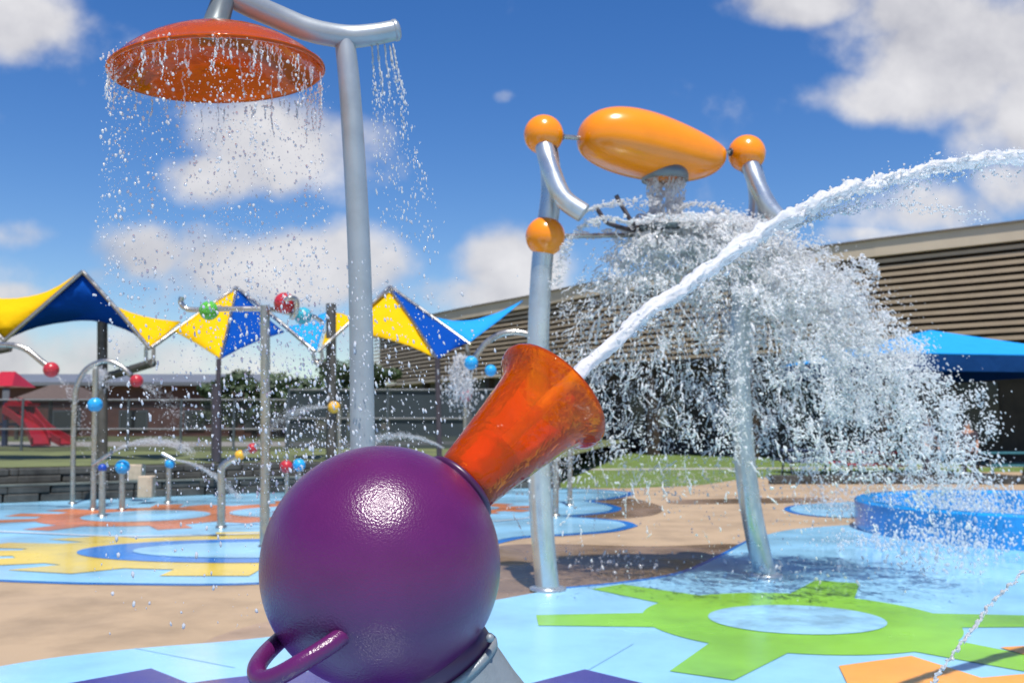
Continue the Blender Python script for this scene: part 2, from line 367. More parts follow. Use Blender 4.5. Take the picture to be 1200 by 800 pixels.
# far pad
far = smooth_open(g2([(-260,668),(0,680),(150,684),(310,683),(450,668),(540,645),(600,630),(660,626),(710,622),(735,616)]), 6) + \
      smooth_open(g2([(735,616),(722,611),(690,608),(655,605)]), 6)[1:] + smooth_open(g2([(655,605),(690,602),(712,599),(718,595)]), 6)[1:] + \
      smooth_open(g2([(718,595),(705,591),(683,587)]), 6)[1:] + smooth_open(g2([(683,587),(712,584),(732,580),(735,577)]), 6)[1:] + \
      smooth_open(g2([(735,577),(700,574),(640,572.5),(450,573),(300,577),(130,582),(0,588),(-260,600)]), 6)[1:]
ground('splash_pad', [(p.x, p.y) for p in far], M['pad_light'], .010)
# its darker outline, a slightly larger sheet below
c0 = sum((Vector((p.x, p.y)) for p in far), Vector((0,0)))/len(far)
out = []
nf = len(far)
area = sum(far[i].x*far[(i+1)%nf].y-far[(i+1)%nf].x*far[i].y for i in range(nf))
for i in range(nf):
    t = (far[(i+1)%nf]-far[i-1]); nrm = Vector((t.y, -t.x)).normalized()*(1 if area > 0 else -1)
    w = .07 if far[i].x < -0.5 else .16
    out.append((far[i].x+nrm.x*w, far[i].y+nrm.y*w))
ground('pad_edge_band', out, M['pad_blue'], .006)
ground('wet_paving', [(p.x, p.y) for p in smooth_loop(g2([(560,668),(575,642),(640,637),(760,640),(870,638),(850,662),(740,690),(640,704),(560,716)]))], M['wet'], .003)
ground('wet_paving', [(p.x, p.y) for p in smooth_loop(g2([(640,606),(690,584),(740,584),(776,594),(762,604),(700,608)]))], M['wet'], .003)
ground('wet_paving', [(p.x, p.y) for p in g2([(236,754),(252,746),(272,739),(300,731),(322,726),(350,718),(440,712),(440,765),(260,765)])], M['damp'], .003)
ground('wet_paving', [(p.x, p.y) for p in smooth_loop(g2([(790,586),(860,584),(960,583),(960,588),(860,590),(790,590)]))], M['wet'], .003)
lobe = smooth_loop(g2([(926,596),(950,591),(1040,588),(1060,604),(1000,607),(945,603)]))
ground('splash_pad', [(p.x, p.y) for p in lobe], M['pad_light'], .010)
ground('pad_edge_band', [(p.x-.10, p.y+.02) for p in lobe], M['pad_blue'], .006)
def gear(c, r_in, body, outr, teeth, m, z, hw=.22, sx=1., sy=1., hwo=None):
    th = sorted([R(t) % (2*math.pi) for t in teeth]); pts = []
    hb = hw/body; ho = (hwo or hw)/outr; K = 10
    for i, a in enumerate(th):
        nx = th[(i+1) % len(th)] + (2*math.pi if i == len(th)-1 else 0)
        for (r, an) in ((body, a-hb), (outr, a-ho), (outr, a+ho), (body, a+hb)): pts.append((r, an))
        s0, s1 = a+hb, nx-hb
        for k in range(1, K): pts.append((body, s0+(s1-s0)*k/K))
    return ground('painted_gear', [(c[0]+r*math.cos(a)*sx, c[1]+r*math.sin(a)*sy) for r, a in pts], m, z)
def disc(name, c, rx, ry, m, z):
    return ground(name, [(c[0]+rx*math.cos(2*math.pi*k/64), c[1]+ry*math.sin(2*math.pi*k/64)) for k in range(64)], m, z)
gc = G(933, 727)
gear(gc, .66, 1.16, 1.98, (181, 238, -53, -2, 63, 131), M['pad_green'], .014, .27, 1., 1., .2)
disc('painted_circle', gc, .66, .56, M['pad_wet_veined'], .018)
gear(G(360, 900), 0, 1.66, 2.14, (2,44,92,135,180,230,290), M['pad_purple'], .014, .28)
ground('painted_gear', [(p.x, p.y) for p in g2([(983,783),(1068,771),(1150,797),(1230,790),(1230,860),(1020,860)])], M['pad_amber'], .018)
ground('painted_gear', [(p.x, p.y) for p in g2([(1172,761),(1260,756),(1260,772),(1205,771)])], M['pad_amber'], .018)
oc = G(172, 605); gear(oc, 0, 1.62, 2.25, (10,55,100,150,176,205,250,300,335), M['pad_orange'], .014, .24); disc('painted_circle', oc, .98, .98, M['pad_light'], .018)
oc2 = G(345, 600); gear(oc2, 0, 1.75, 2.4, (15,60,105,150,188,235,285,330), M['pad_orange'], .0145, .26); disc('painted_circle', oc2, 1.05, 1.05, M['pad_light'], .0185)
oc3 = G(555, 596); gear(oc3, 0, .75, 1.1, (15,60,105,150,195,240,285,330), M['pad_orange'], .014, .2); disc('painted_circle', oc3, .45, .45, M['pad_light'], .018)
yc = G(300, 645.5); gear(yc, 0, 2.75, 3.5, (60,100,140,166,190,215,240,270,300), M['pad_yellow'], .0155, .44, 1., .56)
disc('painted_ring', yc, 2.05, 1.08, M['pad_blue'], .0195); disc('painted_circle', (yc.x+.0, yc.y), 1.42, .72, M['pad_light'], .0235)
wl = smooth_open(g2([(-100,621),(0,624),(120,629),(200,629),(310,626),(450,621),(600,610),(625,606)]))
ground('painted_line', [(p.x, p.y-.05) for p in wl]+[(p.x, p.y+.05) for p in reversed(wl)], M['pad_white'], .0215)
for a, b in (((672,797),(742,756)),((158,761),(275,784)),((1010,640),(1190,668))):
    p, q = G(*a), G(*b); d = (q-p).normalized(); w = Vector((-d.y, d.x, 0))*.004
    ground('pad_seam', [(v.x, v.y) for v in (p-w, q-w, q+w, p+w)], M['seam'], .012)
# lawns and paths
ground('lawn', [(p.x, p.y) for p in smooth_open(g2([(560,573),(655,572),(740,571.5),(820,568),(880,560),(960,556),(1100,553),(1500,552)]))]+[(60,60),(-2,60),(-2,26)], M['grass'], .004)
ground('path', [(p.x, p.y) for p in (G(640,551.2),G(1300,546.5),G(1300,545.2),G(640,549.6))], M['path'], .008)

# ------------------------------------------------------------------ raised lawn and retaining wall on the left
wb = [G(-300,603), G(0,590), G(150,584), G(300,578), G(450,575), G(600,573), G(655,572)]
ZL = .64
b = MB()
lawn = [Vector((p.x, p.y+.75, ZL)) for p in wb] + [Vector((8,60,ZL)), Vector((8,130,ZL)), Vector((-130,130,ZL)), Vector((-130,26,ZL)), Vector((-30,18,ZL))]
b.poly(lawn); o = b.build('lawn', M['grassdry']); o['kind'] = 'structure'
b = MB(); b.poly([Vector((p.x, p.y, ZL+.006)) for p in (G(-300,523,ZL),G(420,523,ZL),G(600,519,ZL),G(600,516.5,ZL),G(420,517.5,ZL),G(-300,517.5,ZL))]); b.build('path', M['path'])['kind'] = 'structure'
wall = thing('retaining_wall', (wb[2].x, wb[2].y, 0), 'low dark stone retaining wall in two tiers behind the far splash pad', 'wall')
def strip(mb, pts, off0, off1, z0, z1):     # a wall that follows a line
    n_ = len(pts); vs = []; fs = []
    for p in pts: vs += [(p.x,p.y+off0,z0),(p.x,p.y+off1,z0),(p.x,p.y+off1,z1),(p.x,p.y+off0,z1)]
    for i in range(n_-1):
        a = i*4; c = a+4
        for k in range(4): fs.append([a+k, a+(k+1)%4, c+(k+1)%4, c+k])
    fs += [[0,1,2,3],[4*n_-4,4*n_-3,4*n_-2,4*n_-1]]; mb.add(vs, fs)
def stones(mb, pts, off0, off1, z0, z1, wmin=.5, wmax=.9):
    for i in range(len(pts)-1):
        p, q = pts[i], pts[i+1]; d = q-p; Ln = d.length; s = 0
        while s < Ln-.05:
            w = min(random.uniform(wmin, wmax), Ln-s); c = p + d*((s+w/2)/Ln); j = random.uniform(-.025,.025)
            mb.box((c.x, c.y+(off0+off1)/2+j, (z0+z1)/2), (w-.015, off1-off0, z1-z0-.01), math.atan2(d.y, d.x), .02); s += w
b = MB(); stones(b, wb, 0.02, .4, 0, .17); stones(b, wb, 0.02, .4, .17, .31); b.build('lower_tier', M['stone'], wall)
b = MB(); strip(b, wb, -.02, .42, .312, .345); b.build('ledge', M['stonelight'], wall)
b = MB(); stones(b, wb, .37, .78, .345, .49); stones(b, wb, .37, .78, .49, .63); b.build('upper_tier', M['stone'], wall)
for (px, py) in ((160,553),(172,570)):
    o = MB(); p = P(px, py, 18.9 if py < 560 else 18.4); o.box((p.x, p.y, p.z), (.26,.3,.4 if py > 560 else .3), .1, .02)
    ob = o.build('stone_block', M['tanstone']); tag(ob, 'pale tan stone block standing against the dark wall, '+('upper of the two' if py < 560 else 'lower of the two'), 'stone block', 'tan blocks at the retaining wall')

# ------------------------------------------------------------------ louvred building
ZT = 8.45
lin = [(440,386),(520,366),(620,347),(690,332.5),(790,316),(975,287.5),(1200,259),(1420,231)]
fac = []
for (px, py) in lin:
    Y = YZ(px, py, ZT); q = P(px, py, Y); fac.append(Vector((q.x, q.y, 0)))
fac = smooth_open(fac, 4)
ZB = CAMH + (495-396)/FPX*fac[24].y
bl = thing('school_building', (fac[16].x, fac[16].y, 0), 'large building with a beige roof band and long horizontal louvres behind the splash', 'building')
nrm = []
for i in range(len(fac)):
    t = fac[min(i+1,len(fac)-1)]-fac[max(i-1,0)]; nrm.append(Vector((t.y, -t.x, 0)).normalized())
if nrm[8].y > 0: nrm = [-v for v in nrm]
def band(mb, o0, o1, z0, z1, pts=None, nn=None):     # o>0 towards the viewer
    pts = pts or fac; nn = nn or nrm; vs = []; fs = []; n_ = len(pts)
    for p, v in zip(pts, nn):
        a, c = p+v*o0, p+v*o1
        vs += [(a.x,a.y,z0),(c.x,c.y,z0),(c.x,c.y,z1),(a.x,a.y,z1)]
    for i in range(n_-1):
        a = i*4; c = a+4
        for k in range(4): fs.append([a+k, a+(k+1)%4, c+(k+1)%4, c+k])
    fs += [[0,1,2,3],[4*n_-4,4*n_-3,4*n_-2,4*n_-1]]; mb.add(vs, fs)
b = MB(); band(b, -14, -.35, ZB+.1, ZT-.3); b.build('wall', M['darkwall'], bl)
b = MB(); band(b, -.3, .22, ZT-.68, ZT-.07); b.build('fascia', M['fascia'], bl)
b = MB(); band(b, -14, .3, ZT-.068, ZT); b.build('roof_edge', M['fasciadark'], bl)
b = MB(); ns = 13; zt = ZT-.86; pitch = (zt-ZB-.05)/(ns-1)
for k in range(ns):
    z = zt-pitch*k
    vs = []; fs = []
    for p, v in zip(fac, nrm):
        a, c = p+v*(-.22), p+v*.1
        vs += [(a.x,a.y,z+.02),(c.x,c.y,z-.085),(c.x,c.y,z-.055),(c.x,c.y,z+.055),(a.x,a.y,z+.09)]
    for i in range(len(fac)-1):
        for q in range(5): fs.append([i*5+q, i*5+(q+1)%5, (i+1)*5+(q+1)%5, (i+1)*5+q])
    b.add(vs, fs)
b.build('louvre_screen', M['slat'], bl)
b = MB(); band(b, -14, .12, ZB-.28, ZB-.12, fac[:9], nrm[:9]); b.build('ledge', M['fascia'], bl)
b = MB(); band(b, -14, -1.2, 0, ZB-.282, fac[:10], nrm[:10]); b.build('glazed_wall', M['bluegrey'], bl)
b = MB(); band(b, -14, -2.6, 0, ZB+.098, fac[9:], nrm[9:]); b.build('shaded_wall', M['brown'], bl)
for i in range(0, len(fac), 3):
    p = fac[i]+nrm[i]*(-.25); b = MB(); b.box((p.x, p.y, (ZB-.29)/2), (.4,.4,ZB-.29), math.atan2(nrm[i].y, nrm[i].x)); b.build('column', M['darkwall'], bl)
for i in range(10, len(fac)-1, 2):
    p, q = fac[i]+nrm[i]*(-2.56), fac[i+1]+nrm[i+1]*(-2.56); c = (p+q)/2
    b = MB(); b.box((c.x, c.y, 1.9), ((q-p).length*.85, .06, 2.2), math.atan2((q-p).y, (q-p).x)); w = b.build('window', M['glass'], bl)
p = P(772, 489, fac[15].y+1.2); b = MB(); b.box((p.x, p.y, p.z), (.95,.08,.9), -.8); b.build('notice_panel', M['fascia'], bl)

# ------------------------------------------------------------------ brick building, far left
YB = 62.
bb = thing('brick_building', (P(100,500,YB).x, YB, ZL), 'long low red brick school building with a pale roof behind the playground', 'building')
x0, x1 = P(-180,480,YB).x, P(318,480,YB).x
zt = P(100,452,YB).z; zr = P(100,441,YB).z
def bx(xa, xb, ya, yb, za, zb): return ((xa+xb)/2,(ya+yb)/2,(za+zb)/2), (xb-xa, yb-ya, zb-za)
b = MB(); c, s = bx(x0,x1,YB,YB+14,ZL,zt); b.box(c, s); b.build('wall', M['brick'], bb)
b = MB(); c, s = bx(x0-.5,x1+.5,YB-.6,YB+14.5,zt,zt+.22); b.box(c, s); b.build('eave', M['rooflight'], bb)
b = MB(); b.add([(x0-.5,YB-.5,zt+.22),(x1+.5,YB-.5,zt+.22),(x1-2,YB+7,zr+.5),(x0+2,YB+7,zr+.5),(x0-.5,YB+14.5,zt+.22),(x1+.5,YB+14.5,zt+.22)], [[0,1,2,3],[3,2,5,4],[1,5,2],[0,3,4]]); b.build('roof', M['rooflight'], bb)
for px, w in ((78,2.2),(150,1.4),(163,1.4),(228,1.6),(300,1.8)):
    p = P(px, 492, YB-.03); b = MB(); b.box((p.x, p.y, p.z), (w*.8,.1,1.25)); f = b.build('window', M['bluegrey'], bb)
    b = MB(); b.box((p.x, p.y-.04, p.z), (w*.8-.2,.08,1.05)); b.build('pane', M['glass'], f)
YP = 50.
pv = thing('pavilion', (P(50,500,YP).x, YP, ZL), 'dark brown hip roofed shelter in front of the brick building', 'shelter')
xa, xb = P(14,467,YP).x, P(92,467,YP).x; ze = P(50,467,YP).z; zp = P(50,449,YP).z
b = MB(); b.add([(xa,YP,ze),(xb,YP,ze),(xb,YP+4,ze),(xa,YP+4,ze),(xa+1,YP+2,zp),(xb-1,YP+2,zp)], [[0,1,5,4],[1,2,5],[2,3,4,5],[3,0,4],[0,3,2,1]]); b.build('roof', M['roofbrown'], pv)
for xx in (xa+.2, xb-.2):
    for yy in (YP+.2, YP+3.8): b = MB(); b.box((xx,yy,(ZL+ze)/2),(.16,.16,ze-ZL-.004)); b.build('post', M['darksteel'], pv)

# ------------------------------------------------------------------ playground tower with slides
YS = 36.
pg = thing('playground_tower', (P(30,500,YS).x, YS, ZL), 'red roofed playground tower with two bright red slides by the brick building', 'playground')
def pp(px, py, dy=0.): return P(px, py, YS+dy)
for px in (-22, 8):
    for dy in (0, 1.3):
        a = pp(px, 455, dy); b = MB(); b.box((a.x, a.y, (a.z+ZL)/2), (.16,.16,a.z-ZL)); b.build('post', M['navy'], pg)
a, c = pp(-25,452,-.2), pp(14,452,-.2); t = pp(-2,443,.6); b = MB()
b.add([a, c, c+Vector((0,1.8,0)), a+Vector((0,1.8,0)), Vector((a.x+.4,t.y,t.z+.25)), Vector((c.x-.3,t.y,t.z+.25))], [[0,1,5,4],[1,2,5],[2,3,4,5],[3,0,4],[0,3,2,1]]); b.build('roof', M['red'], pg)
b = MB(); a = pp(-7, 497, .65); b.box(a, (1.3,1.5,.1)); b.build('deck', M['navy'], pg)
b = MB(); a = pp(5, 462, 0); b.box((a.x+.12,a.y-.1,a.z), (.25,.05,.35)); b.build('window_panel', M['rooflight'], pg)
def chute(pts, w, name):
    pts = smooth_open(pts, 5); b = MB(); vs = []; fs = []
    prof = [(-.5,.28),(-.5,0),(.5,0),(.5,.28),(.42,.28),(.42,.06),(-.42,.06),(-.42,.28)]
    for i, p in enumerate(pts):
        t = pts[min(i+1,len(pts)-1)]-pts[max(i-1,0)]; t.z = 0; t.normalize(); sd = Vector((-t.y, t.x, 0))
        for (q, h) in prof: vs.append(p+sd*q*w+Vector((0,0,h)))
    k = len(prof)
    for i in range(len(pts)-1):
        for q in range(k): fs.append([i*k+q, i*k+(q+1)%k, (i+1)*k+(q+1)%k, (i+1)*k+q])
    b.add(vs, fs); b.build(name, M['red'], pg)
chute([pp(12,474,.3), pp(28,480,0), pp(45,500,-.3), pp(60,512,-.5), pp(78,522,-.8)], .62, 'slide')
chute([pp(12,484,-.2), pp(25,492,-.6), pp(40,505,-1.2), pp(48,522,-2.)], .62, 'slide')
b = MB(); a = pp(26, 474, 0); b.box((a.x,a.y,a.z),(.85,.9,.12)); b.box((a.x-.4,a.y,a.z-.3),(.06,.9,.5)); b.build('slide_hood', M['red'], pg)

# ------------------------------------------------------------------ fences
def fence(name, pts, h, mesh_m, label, zb=ZL, rails=(.98,.5)):
    t = thing(name, pts[0], label, 'fence')
    for i, p in enumerate(pts): b = MB(); b.tube([(p.x,p.y,zb-.1),(p.x,p.y,zb+h)], .04, 8, False); b.build('post', M['bluegrey'], t)
    for k in rails:
        b = MB(); b.tube([(q.x,q.y,zb+h*k) for q in pts], .022, 8, False); b.build('rail', M['pathgrey'], t)
    b = MB()
    for i in range(len(pts)-1):
        p, q = pts[i], pts[i+1]; b.add([(p.x,p.y+.05,zb),(q.x,q.y+.05,zb),(q.x,q.y+.05,zb+h*.97),(p.x,p.y+.05,zb+h*.97)], [[0,1,2,3]])
    b.build('mesh_infill', mesh_m, t)
YF = 30.
hf = P(100,467,YF).z-ZL
fence('chain_link_fence', [Vector((P(px,500,YF).x, YF, ZL)) for px in range(-160,345,62)], hf, M['chain'], 'thin see-through chain link fence across the lawn in front of the brick building', ZL, (.98,.42))
YF2 = 33.
hf2 = P(400,455,YF2).z-ZL
fence('screened_fence', [Vector((P(px,500,YF2).x, YF2, ZL)) for px in range(338,700,58)], hf2, M['screenmesh'], 'tall fence with dark blue grey windscreen mesh below the louvres', ZL, (.98,.5))

# ------------------------------------------------------------------ trees far behind
def tree(px, py_top, Y, w, label):
    base = P(px, 500, Y); base.z = ZL; zt = P(px, py_top, Y).z
    t = thing('tree', base, label, 'tree', 'dark trees behind the screened fence')
    b = MB(); b.tube([base, base+Vector((.1,0,(zt-ZL)*.45)), base+Vector((.05,.1,(zt-ZL)*.85))], [.2,.14,.04], 8)
    for k in range(4):
        a = random.uniform(0, 6.28); h = (zt-ZL)*random.uniform(.35,.6)
        b.tube([base+Vector((.05,0,h)), base+Vector((math.cos(a)*w*.35, math.sin(a)*w*.35, h+(zt-ZL)*.2))], [.08,.03], 6, False)
    b.build('trunk', M['bark'], t)
    cl = []
    for k in range(16):
        a = random.uniform(0,6.28); r = random.random()**.5*w*.5; z = ZL+(zt-ZL)*random.uniform(.3,.93)
        cl.append((base.x+math.cos(a)*r, base.y+math.sin(a)*r, z, random.uniform(.35,.75)*w*.33))
    n_ = 3600; vs = np.zeros((n_*4,3)); ids = rng.integers(0, len(cl), n_)
    for i in range(n_):
        c = cl[ids[i]]; d = rng.normal(size=3); d /= np.linalg.norm(d); q = np.array(c[:3])+d*c[3]*rng.random()**.4*np.array((1,1,.7))
        u = rng.normal(size=3); u /= np.linalg.norm(u); v = np.cross(u, d); v /= np.linalg.norm(v)+1e-6; s = rng.uniform(.09,.2)
        vs[i*4:i*4+4] = (q+u*s, q+v*s*.6, q-u*s, q-v*s*.6)
    b = MB(); b.add([tuple(v) for v in vs], [[i*4,i*4+1,i*4+2,i*4+3] for i in range(n_)]); b.build('crown', M['leaf'], t)
for a in ((272,449,57,3.4,'small dark tree at the left end of the tree row'),(298,438,57,4.0,'rounded dark tree between the brick building and the tall spray post'),(332,440,58,4.6,'dark tree directly behind the tall spray post arm'),(362,433,57,4.2,'dark tree left of the thick steel canopy post'),(402,424,57,4.6,'tallest dark tree, between the steel canopy post and the shower pole'),(440,430,58,4.,'dark tree right of the shower pole at the corner of the louvred building')): tree(*a)

# ------------------------------------------------------------------ shade canopies
def canopy(name, panels, pipes, posts, label, loc):
    t = thing(name, loc, label, 'shade canopy', 'yellow and blue shade canopies over the lawn')
    for (m, outline) in panels:
        # outline: list of (px,py,Y); fan of quads towards the centre, subdivided and softened
        pts = [P(*q) for q in outline]
        b = MB(); b.add(pts, [list(q) for q in tessellate_polygon([[Vector((a[0], a[1], 0)) for a in outline]])], True)
        o = b.build('fabric_panel', M[m], t, solid=.02)
        bm = bmesh.new(); bm.from_mesh(o.data)
        bmesh.ops.beautify_fill(bm, faces=bm.faces[:], edges=[e_ for e_ in bm.edges if not e_.is_boundary])
        bmesh.ops.subdivide_edges(bm, edges=bm.edges[:], cuts=3, use_grid_fill=True)
        bmesh.ops.triangulate(bm, faces=bm.faces[:])
        inn_ = [v for v in bm.verts if not v.is_boundary]
        for _ in range(30): bmesh.ops.smooth_vert(bm, verts=inn_, factor=.6, use_axis_x=True, use_axis_y=True, use_axis_z=True)
        bm.to_mesh(o.data); bm.free()
    for pl, r in pipes:
        b = MB(); b.tube([P(*q) for q in pl], r, 10, len(pl) > 2); b.build('frame_pipe', M['steel'], t)
    for pl, r, m in posts:
        b = MB(); b.tube([P(*q) for q in pl], r, 14, len(pl) > 2); b.build('post' if len(pl) == 2 and abs(pl[0][0]-pl[1][0]) < 15 else 'support_arm', M[m], t)
    return t
def Zg(px, Y): # pixel row of the raised lawn at this distance
    return HZ + (CAMH-ZL)/Y*FPX
canopy('shade_canopy', [
  ('f_blue', [(5,398,22),(50,358,22),(97,319,22),(135,362,22),(160,388,22),(175,408,22),(158,391,22.6),(125,374,24.2),(104,369.5,24.8),(83,368,25),(62,373.5,24.6),(38,384,23.6)]),
  ('f_yellow', [(-90,330,22),(-40,352,24.4),(0,359,24.6),(30,354,24.4),(62,340,23.6),(97,317,22.02),(50,357,22.03),(5,397,22.03),(-40,360,22)]),
  ('f_yellow', [(137,360,24.6),(152,369,25),(172,374.5,25.2),(212,377,24.8),(195,391,23.2),(176,408,22.05),(155,384,23)]) ],
  [([(5,399,21.95),(97,318,21.95)], .045), ([(97,318,21.95),(140,366,21.95),(176,409,21.95)], .045), ([(171,407,21.9),(172,424,22),(179,425,22),(180,408,21.95)], .04), ([(-40,355,21.95),(5,399,21.95)], .045)],
  [([(120,346,23),(120,536,23)], .115, 'darksteel'), ([(122,442,23),(150,434,22.5),(179,425,22)], .10, 'darksteel'), ([(-70,424,22),(12,408,21.8)], .08, 'darksteel')],
  'leftmost shade canopy, dark blue underside below a peak with yellow fabric both sides', P(120,535,23))
canopy('shade_canopy', [
  ('f_yellow', [(277,338,23),(268,345,22.9),(240,362,22.6),(204,388,22.1),(230,402,21.2),(258,420,20),(264,395,21.2),(270,370,22)]),
  ('f_blue', [(277,338,23),(271,370,22),(265,395,21.2),(259,420,20),(280,409,20.9),(305,398,21.5),(333,389,22.2),(312,372,22.5)]),
  ('f_sky', [(337,383,23.6),(350,380.5,24.2),(364,379,24.6),(374,369,25),(384,366,25),(378,388,23.4),(371,411,22.1),(352,395,22.6)]),
  ('f_yellow', [(390,366,25),(402,368,25),(414,374,24.4),(395,391,23.2),(376,410,22.1),(382,388,23.6)]) ],
  [([(178,407,21.95),(228,371,22.5),(277,337,22.97)], .045), ([(277,337,22.97),(323,373,22.4),(369,412,21.95)], .045), ([(277,339,22.95),(268,380,21.6),(258.5,421,19.98)], .03), ([(367,411,21.9),(369,424,22),(377,424,22),(377,411,21.95)], .04), ([(373,412,21.95),(414,374,22.4)], .04)],
  [([(256.5,420,20),(254,541,20)], .05, 'bracket'), ([(253.5,450,20.02),(253.5,541,20.02)], .10, 'bracket'), ([(388,356,23),(388,536,23)], .12, 'darksteel'), ([(386,431,23),(380,428,22.6),(372,424,22)], .08, 'darksteel')],
  'middle shade canopy with its yellow half and blue half meeting on a dark front post', P(254,541,20))
canopy('shade_canopy', [
  ('f_yellow', [(457,341,23),(446,350,22.8),(430,364,22.4),(414,376,22.1),(420,389,21.8),(450,396,21.3),(480,405,20.8),(506,417,20.2),(494,393,21.2),(474,364,22.2)]),
  ('f_blue', [(458,337,23),(475,364,22.2),(495,393,21.2),(513,421,20),(528,410,20.6),(541,404,21.6),(549,401,22),(505,370,22.5)]),
  ('f_sky', [(510,372,23.6),(530,376,24.2),(553,376.5,24.4),(585,366,24.6),(613,352,25),(585,375,24),(549,402,22.05),(530,387,22.8)]) ],
  [([(417,372,22.1),(437,355,22.5),(457,336,22.97)], .045), ([(457,336,22.97),(503,369,22.4),(551,404,21.95)], .045), ([(457,339,22.95),(485,378,21.6),(511,419,19.98)], .03), ([(547,403,21.95),(548,414,22)], .05)],
  [([(512.5,420,20),(515,541,20)], .055, 'bracket'), ([(548,412,22),(550,538,22)], .07, 'darksteel')],
  'rightmost shade canopy, pointed yellow and blue peak beside the silver shower pole', P(515,541,20))

# ------------------------------------------------------------------ blue umbrella, tables, people on the right patio
YU = 27.
ap = P(1090,387,YU); e = P(970,424,YU); half = 2.95
um = thing('shade_umbrella', (ap.x, YU, 0), 'large bright blue square shade umbrella on the patio below the louvres', 'umbrella')
ez = e.z; b = MB()
cs = [(-1,-1),(1,-1),(1,1),(-1,1)]; rz = R(12)
cn = [Vector((ap.x+(x*math.cos(rz)-y*math.sin(rz))*half, YU+(x*math.sin(rz)+y*math.cos(rz))*half, ez)) for x, y in cs]
for i in range(4): b.add([cn[i], cn[(i+1)%4], ap], [[0,1,2]])
b.build('canopy', M['f_sky'], um, solid=.02)
b = MB()
for i in range(4):
    p, q = cn[i], cn[(i+1)%4]; b.add([p+Vector((0,0,-.03)), q+Vector((0,0,-.03)), q+Vector((0,0,-.42)), p+Vector((0,0,-.42))], [[0,1,2,3]])
b.build('valance', M['f_navy'], um, solid=.02)
b = MB(); b.tube([(ap.x,YU,0),(ap.x,YU,ap.z-.05)], .07, 12, False); b.build('post', M['darksteel'], um)
b = MB(); b.add([c+Vector((0,0,.0)) for c in cn], [])
for c in cn: b.tube([c+Vector((0,0,-.02)), ap+Vector((0,0,-.08))], .025, 6, False)
b.build('frame', M['darksteel'], um)
def table(px, Y, m, label):
    x = (px-600)/FPX*Y*1.0; t = thing('picnic_table', (x, Y, 0), label, 'picnic table', 'picnic tables on the patio')
    b = MB(); b.box((x,Y,.74),(1.7,.75,.05), 0, .01); b.build('tabletop', M[m], t)
    for s in (-1,1):
        b = MB(); b.box((x,Y+s*.72,.45),(1.7,.28,.045), 0, .01); b.build('bench', M[m], t)
        b = MB(); b.tube([(x+s*.6,Y-.72,.42),(x+s*.6,Y+.72,.42)], .03, 8, False); b.tube([(x+s*.6,Y-.55,.0),(x+s*.6,Y-.18,.71)], .03, 8, False); b.tube([(x+s*.6,Y+.55,.0),(x+s*.6,Y+.18,.71)], .03, 8, False)
        b.build('leg_frame', M['darksteel'], t)
table(1015, 25.5, 'red', 'red picnic table behind the splash, left of the umbrella post'); table(1178, 25., 'tealtop', 'teal picnic table at the right edge of the patio'); table(945, 27.5, 'navy', 'navy picnic table farthest left on the patio, behind the silver post')
def person(px, Y, h, shirt, lower, label, face=0.):
    x = (px-600)/FPX*Y
    t = thing('person', (x, Y, 0), label, 'person')
    k = h/1.75
    def skin(name, js, es, m, parent, root=0):
        me = bpy.data.meshes.new(name); vs = []
        for (jx,jy,jz,r) in js:
            vs.append((( jx*math.cos(face)-jy*math.sin(face))*k, (jx*math.sin(face)+jy*math.cos(face))*k, jz*k))
        me.from_pydata(vs, es, []); o = bpy.data.objects.new(name, me); COL.objects.link(o); o.parent = parent; ORG[o.name] = Vector((x,Y,0))
        md = o.modifiers.new('sk','SKIN'); sv = me.skin_vertices[0].data
        for i, j in enumerate(js): sv[i].radius = (j[3]*k, j[3]*k); sv[i].use_root = (i == root)
        md = o.modifiers.new('ss','SUBSURF'); md.levels = md.render_levels = 2; md = None
        me.materials.append(m); return o
    js = [(0,0,.95,.13),(0,0,1.18,.125),(0,0,1.40,.13),(0,0,1.50,.06),(0,-.02,1.60,.085),(0,-.02,1.70,.075),
          (-.19,0,1.40,.06),(-.26,-.03,1.13,.045),(-.24,-.16,.92,.035),(-.22,-.2,.84,.035),(.19,0,1.40,.06),(.26,-.03,1.13,.045),(.24,-.14,.92,.035),(.22,-.18,.84,.035),
          (-.1,0,.88,.095),(-.11,-.03,.5,.065),(-.11,.02,.09,.042),(-.12,-.14,.04,.035),(.1,0,.88,.095),(.12,.05,.5,.065),(.13,.12,.09,.042),(.14,-.03,.04,.035)]
    es = [(0,1),(1,2),(2,3),(3,4),(4,5),(2,6),(6,7),(7,8),(8,9),(2,10),(10,11),(11,12),(12,13),(0,14),(14,15),(15,16),(16,17),(0,18),(18,19),(19,20),(20,21)]
    skin('body', js, es, M['skin'], t)
    skin('shirt', [(0,0,.86,.175),(0,0,1.15,.168),(0,0,1.42,.158),(-.19,0,1.41,.08),(-.25,-.03,1.2,.07),(.19,0,1.41,.08),(.25,-.03,1.2,.07)], [(0,1),(1,2),(2,3),(3,4),(2,5),(5,6)], M[shirt], t)
    skin('trousers', [(0,0,.97,.15),(-.1,0,.86,.115),(-.11,-.03,.5,.085),(-.11,.02,.14,.06),(.1,0,.86,.115),(.12,.05,.5,.085),(.13,.12,.14,.06)], [(0,1),(1,2),(2,3),(0,4),(4,5),(5,6)], M[lower], t)
    b = MB(); b.sphere((x,Y+.02*k,1.675*k), .105*k, 2, (1,1.05,.95)); b.build('hair', M['hair'], t)
person(1084, 24.6, 1.72, 'cloth_stripe', 'cloth_dark', 'person in a striped top standing at the tables behind the splash', .5)
person(1131, 24.2, 1.55, 'cloth_dark', 'cloth_dark', 'person in dark clothes standing beside the teal table', -.6)
kb = [G(905,567.5), G(950,567), G(1060,567), G(1200,567.5), G(1400,569)]
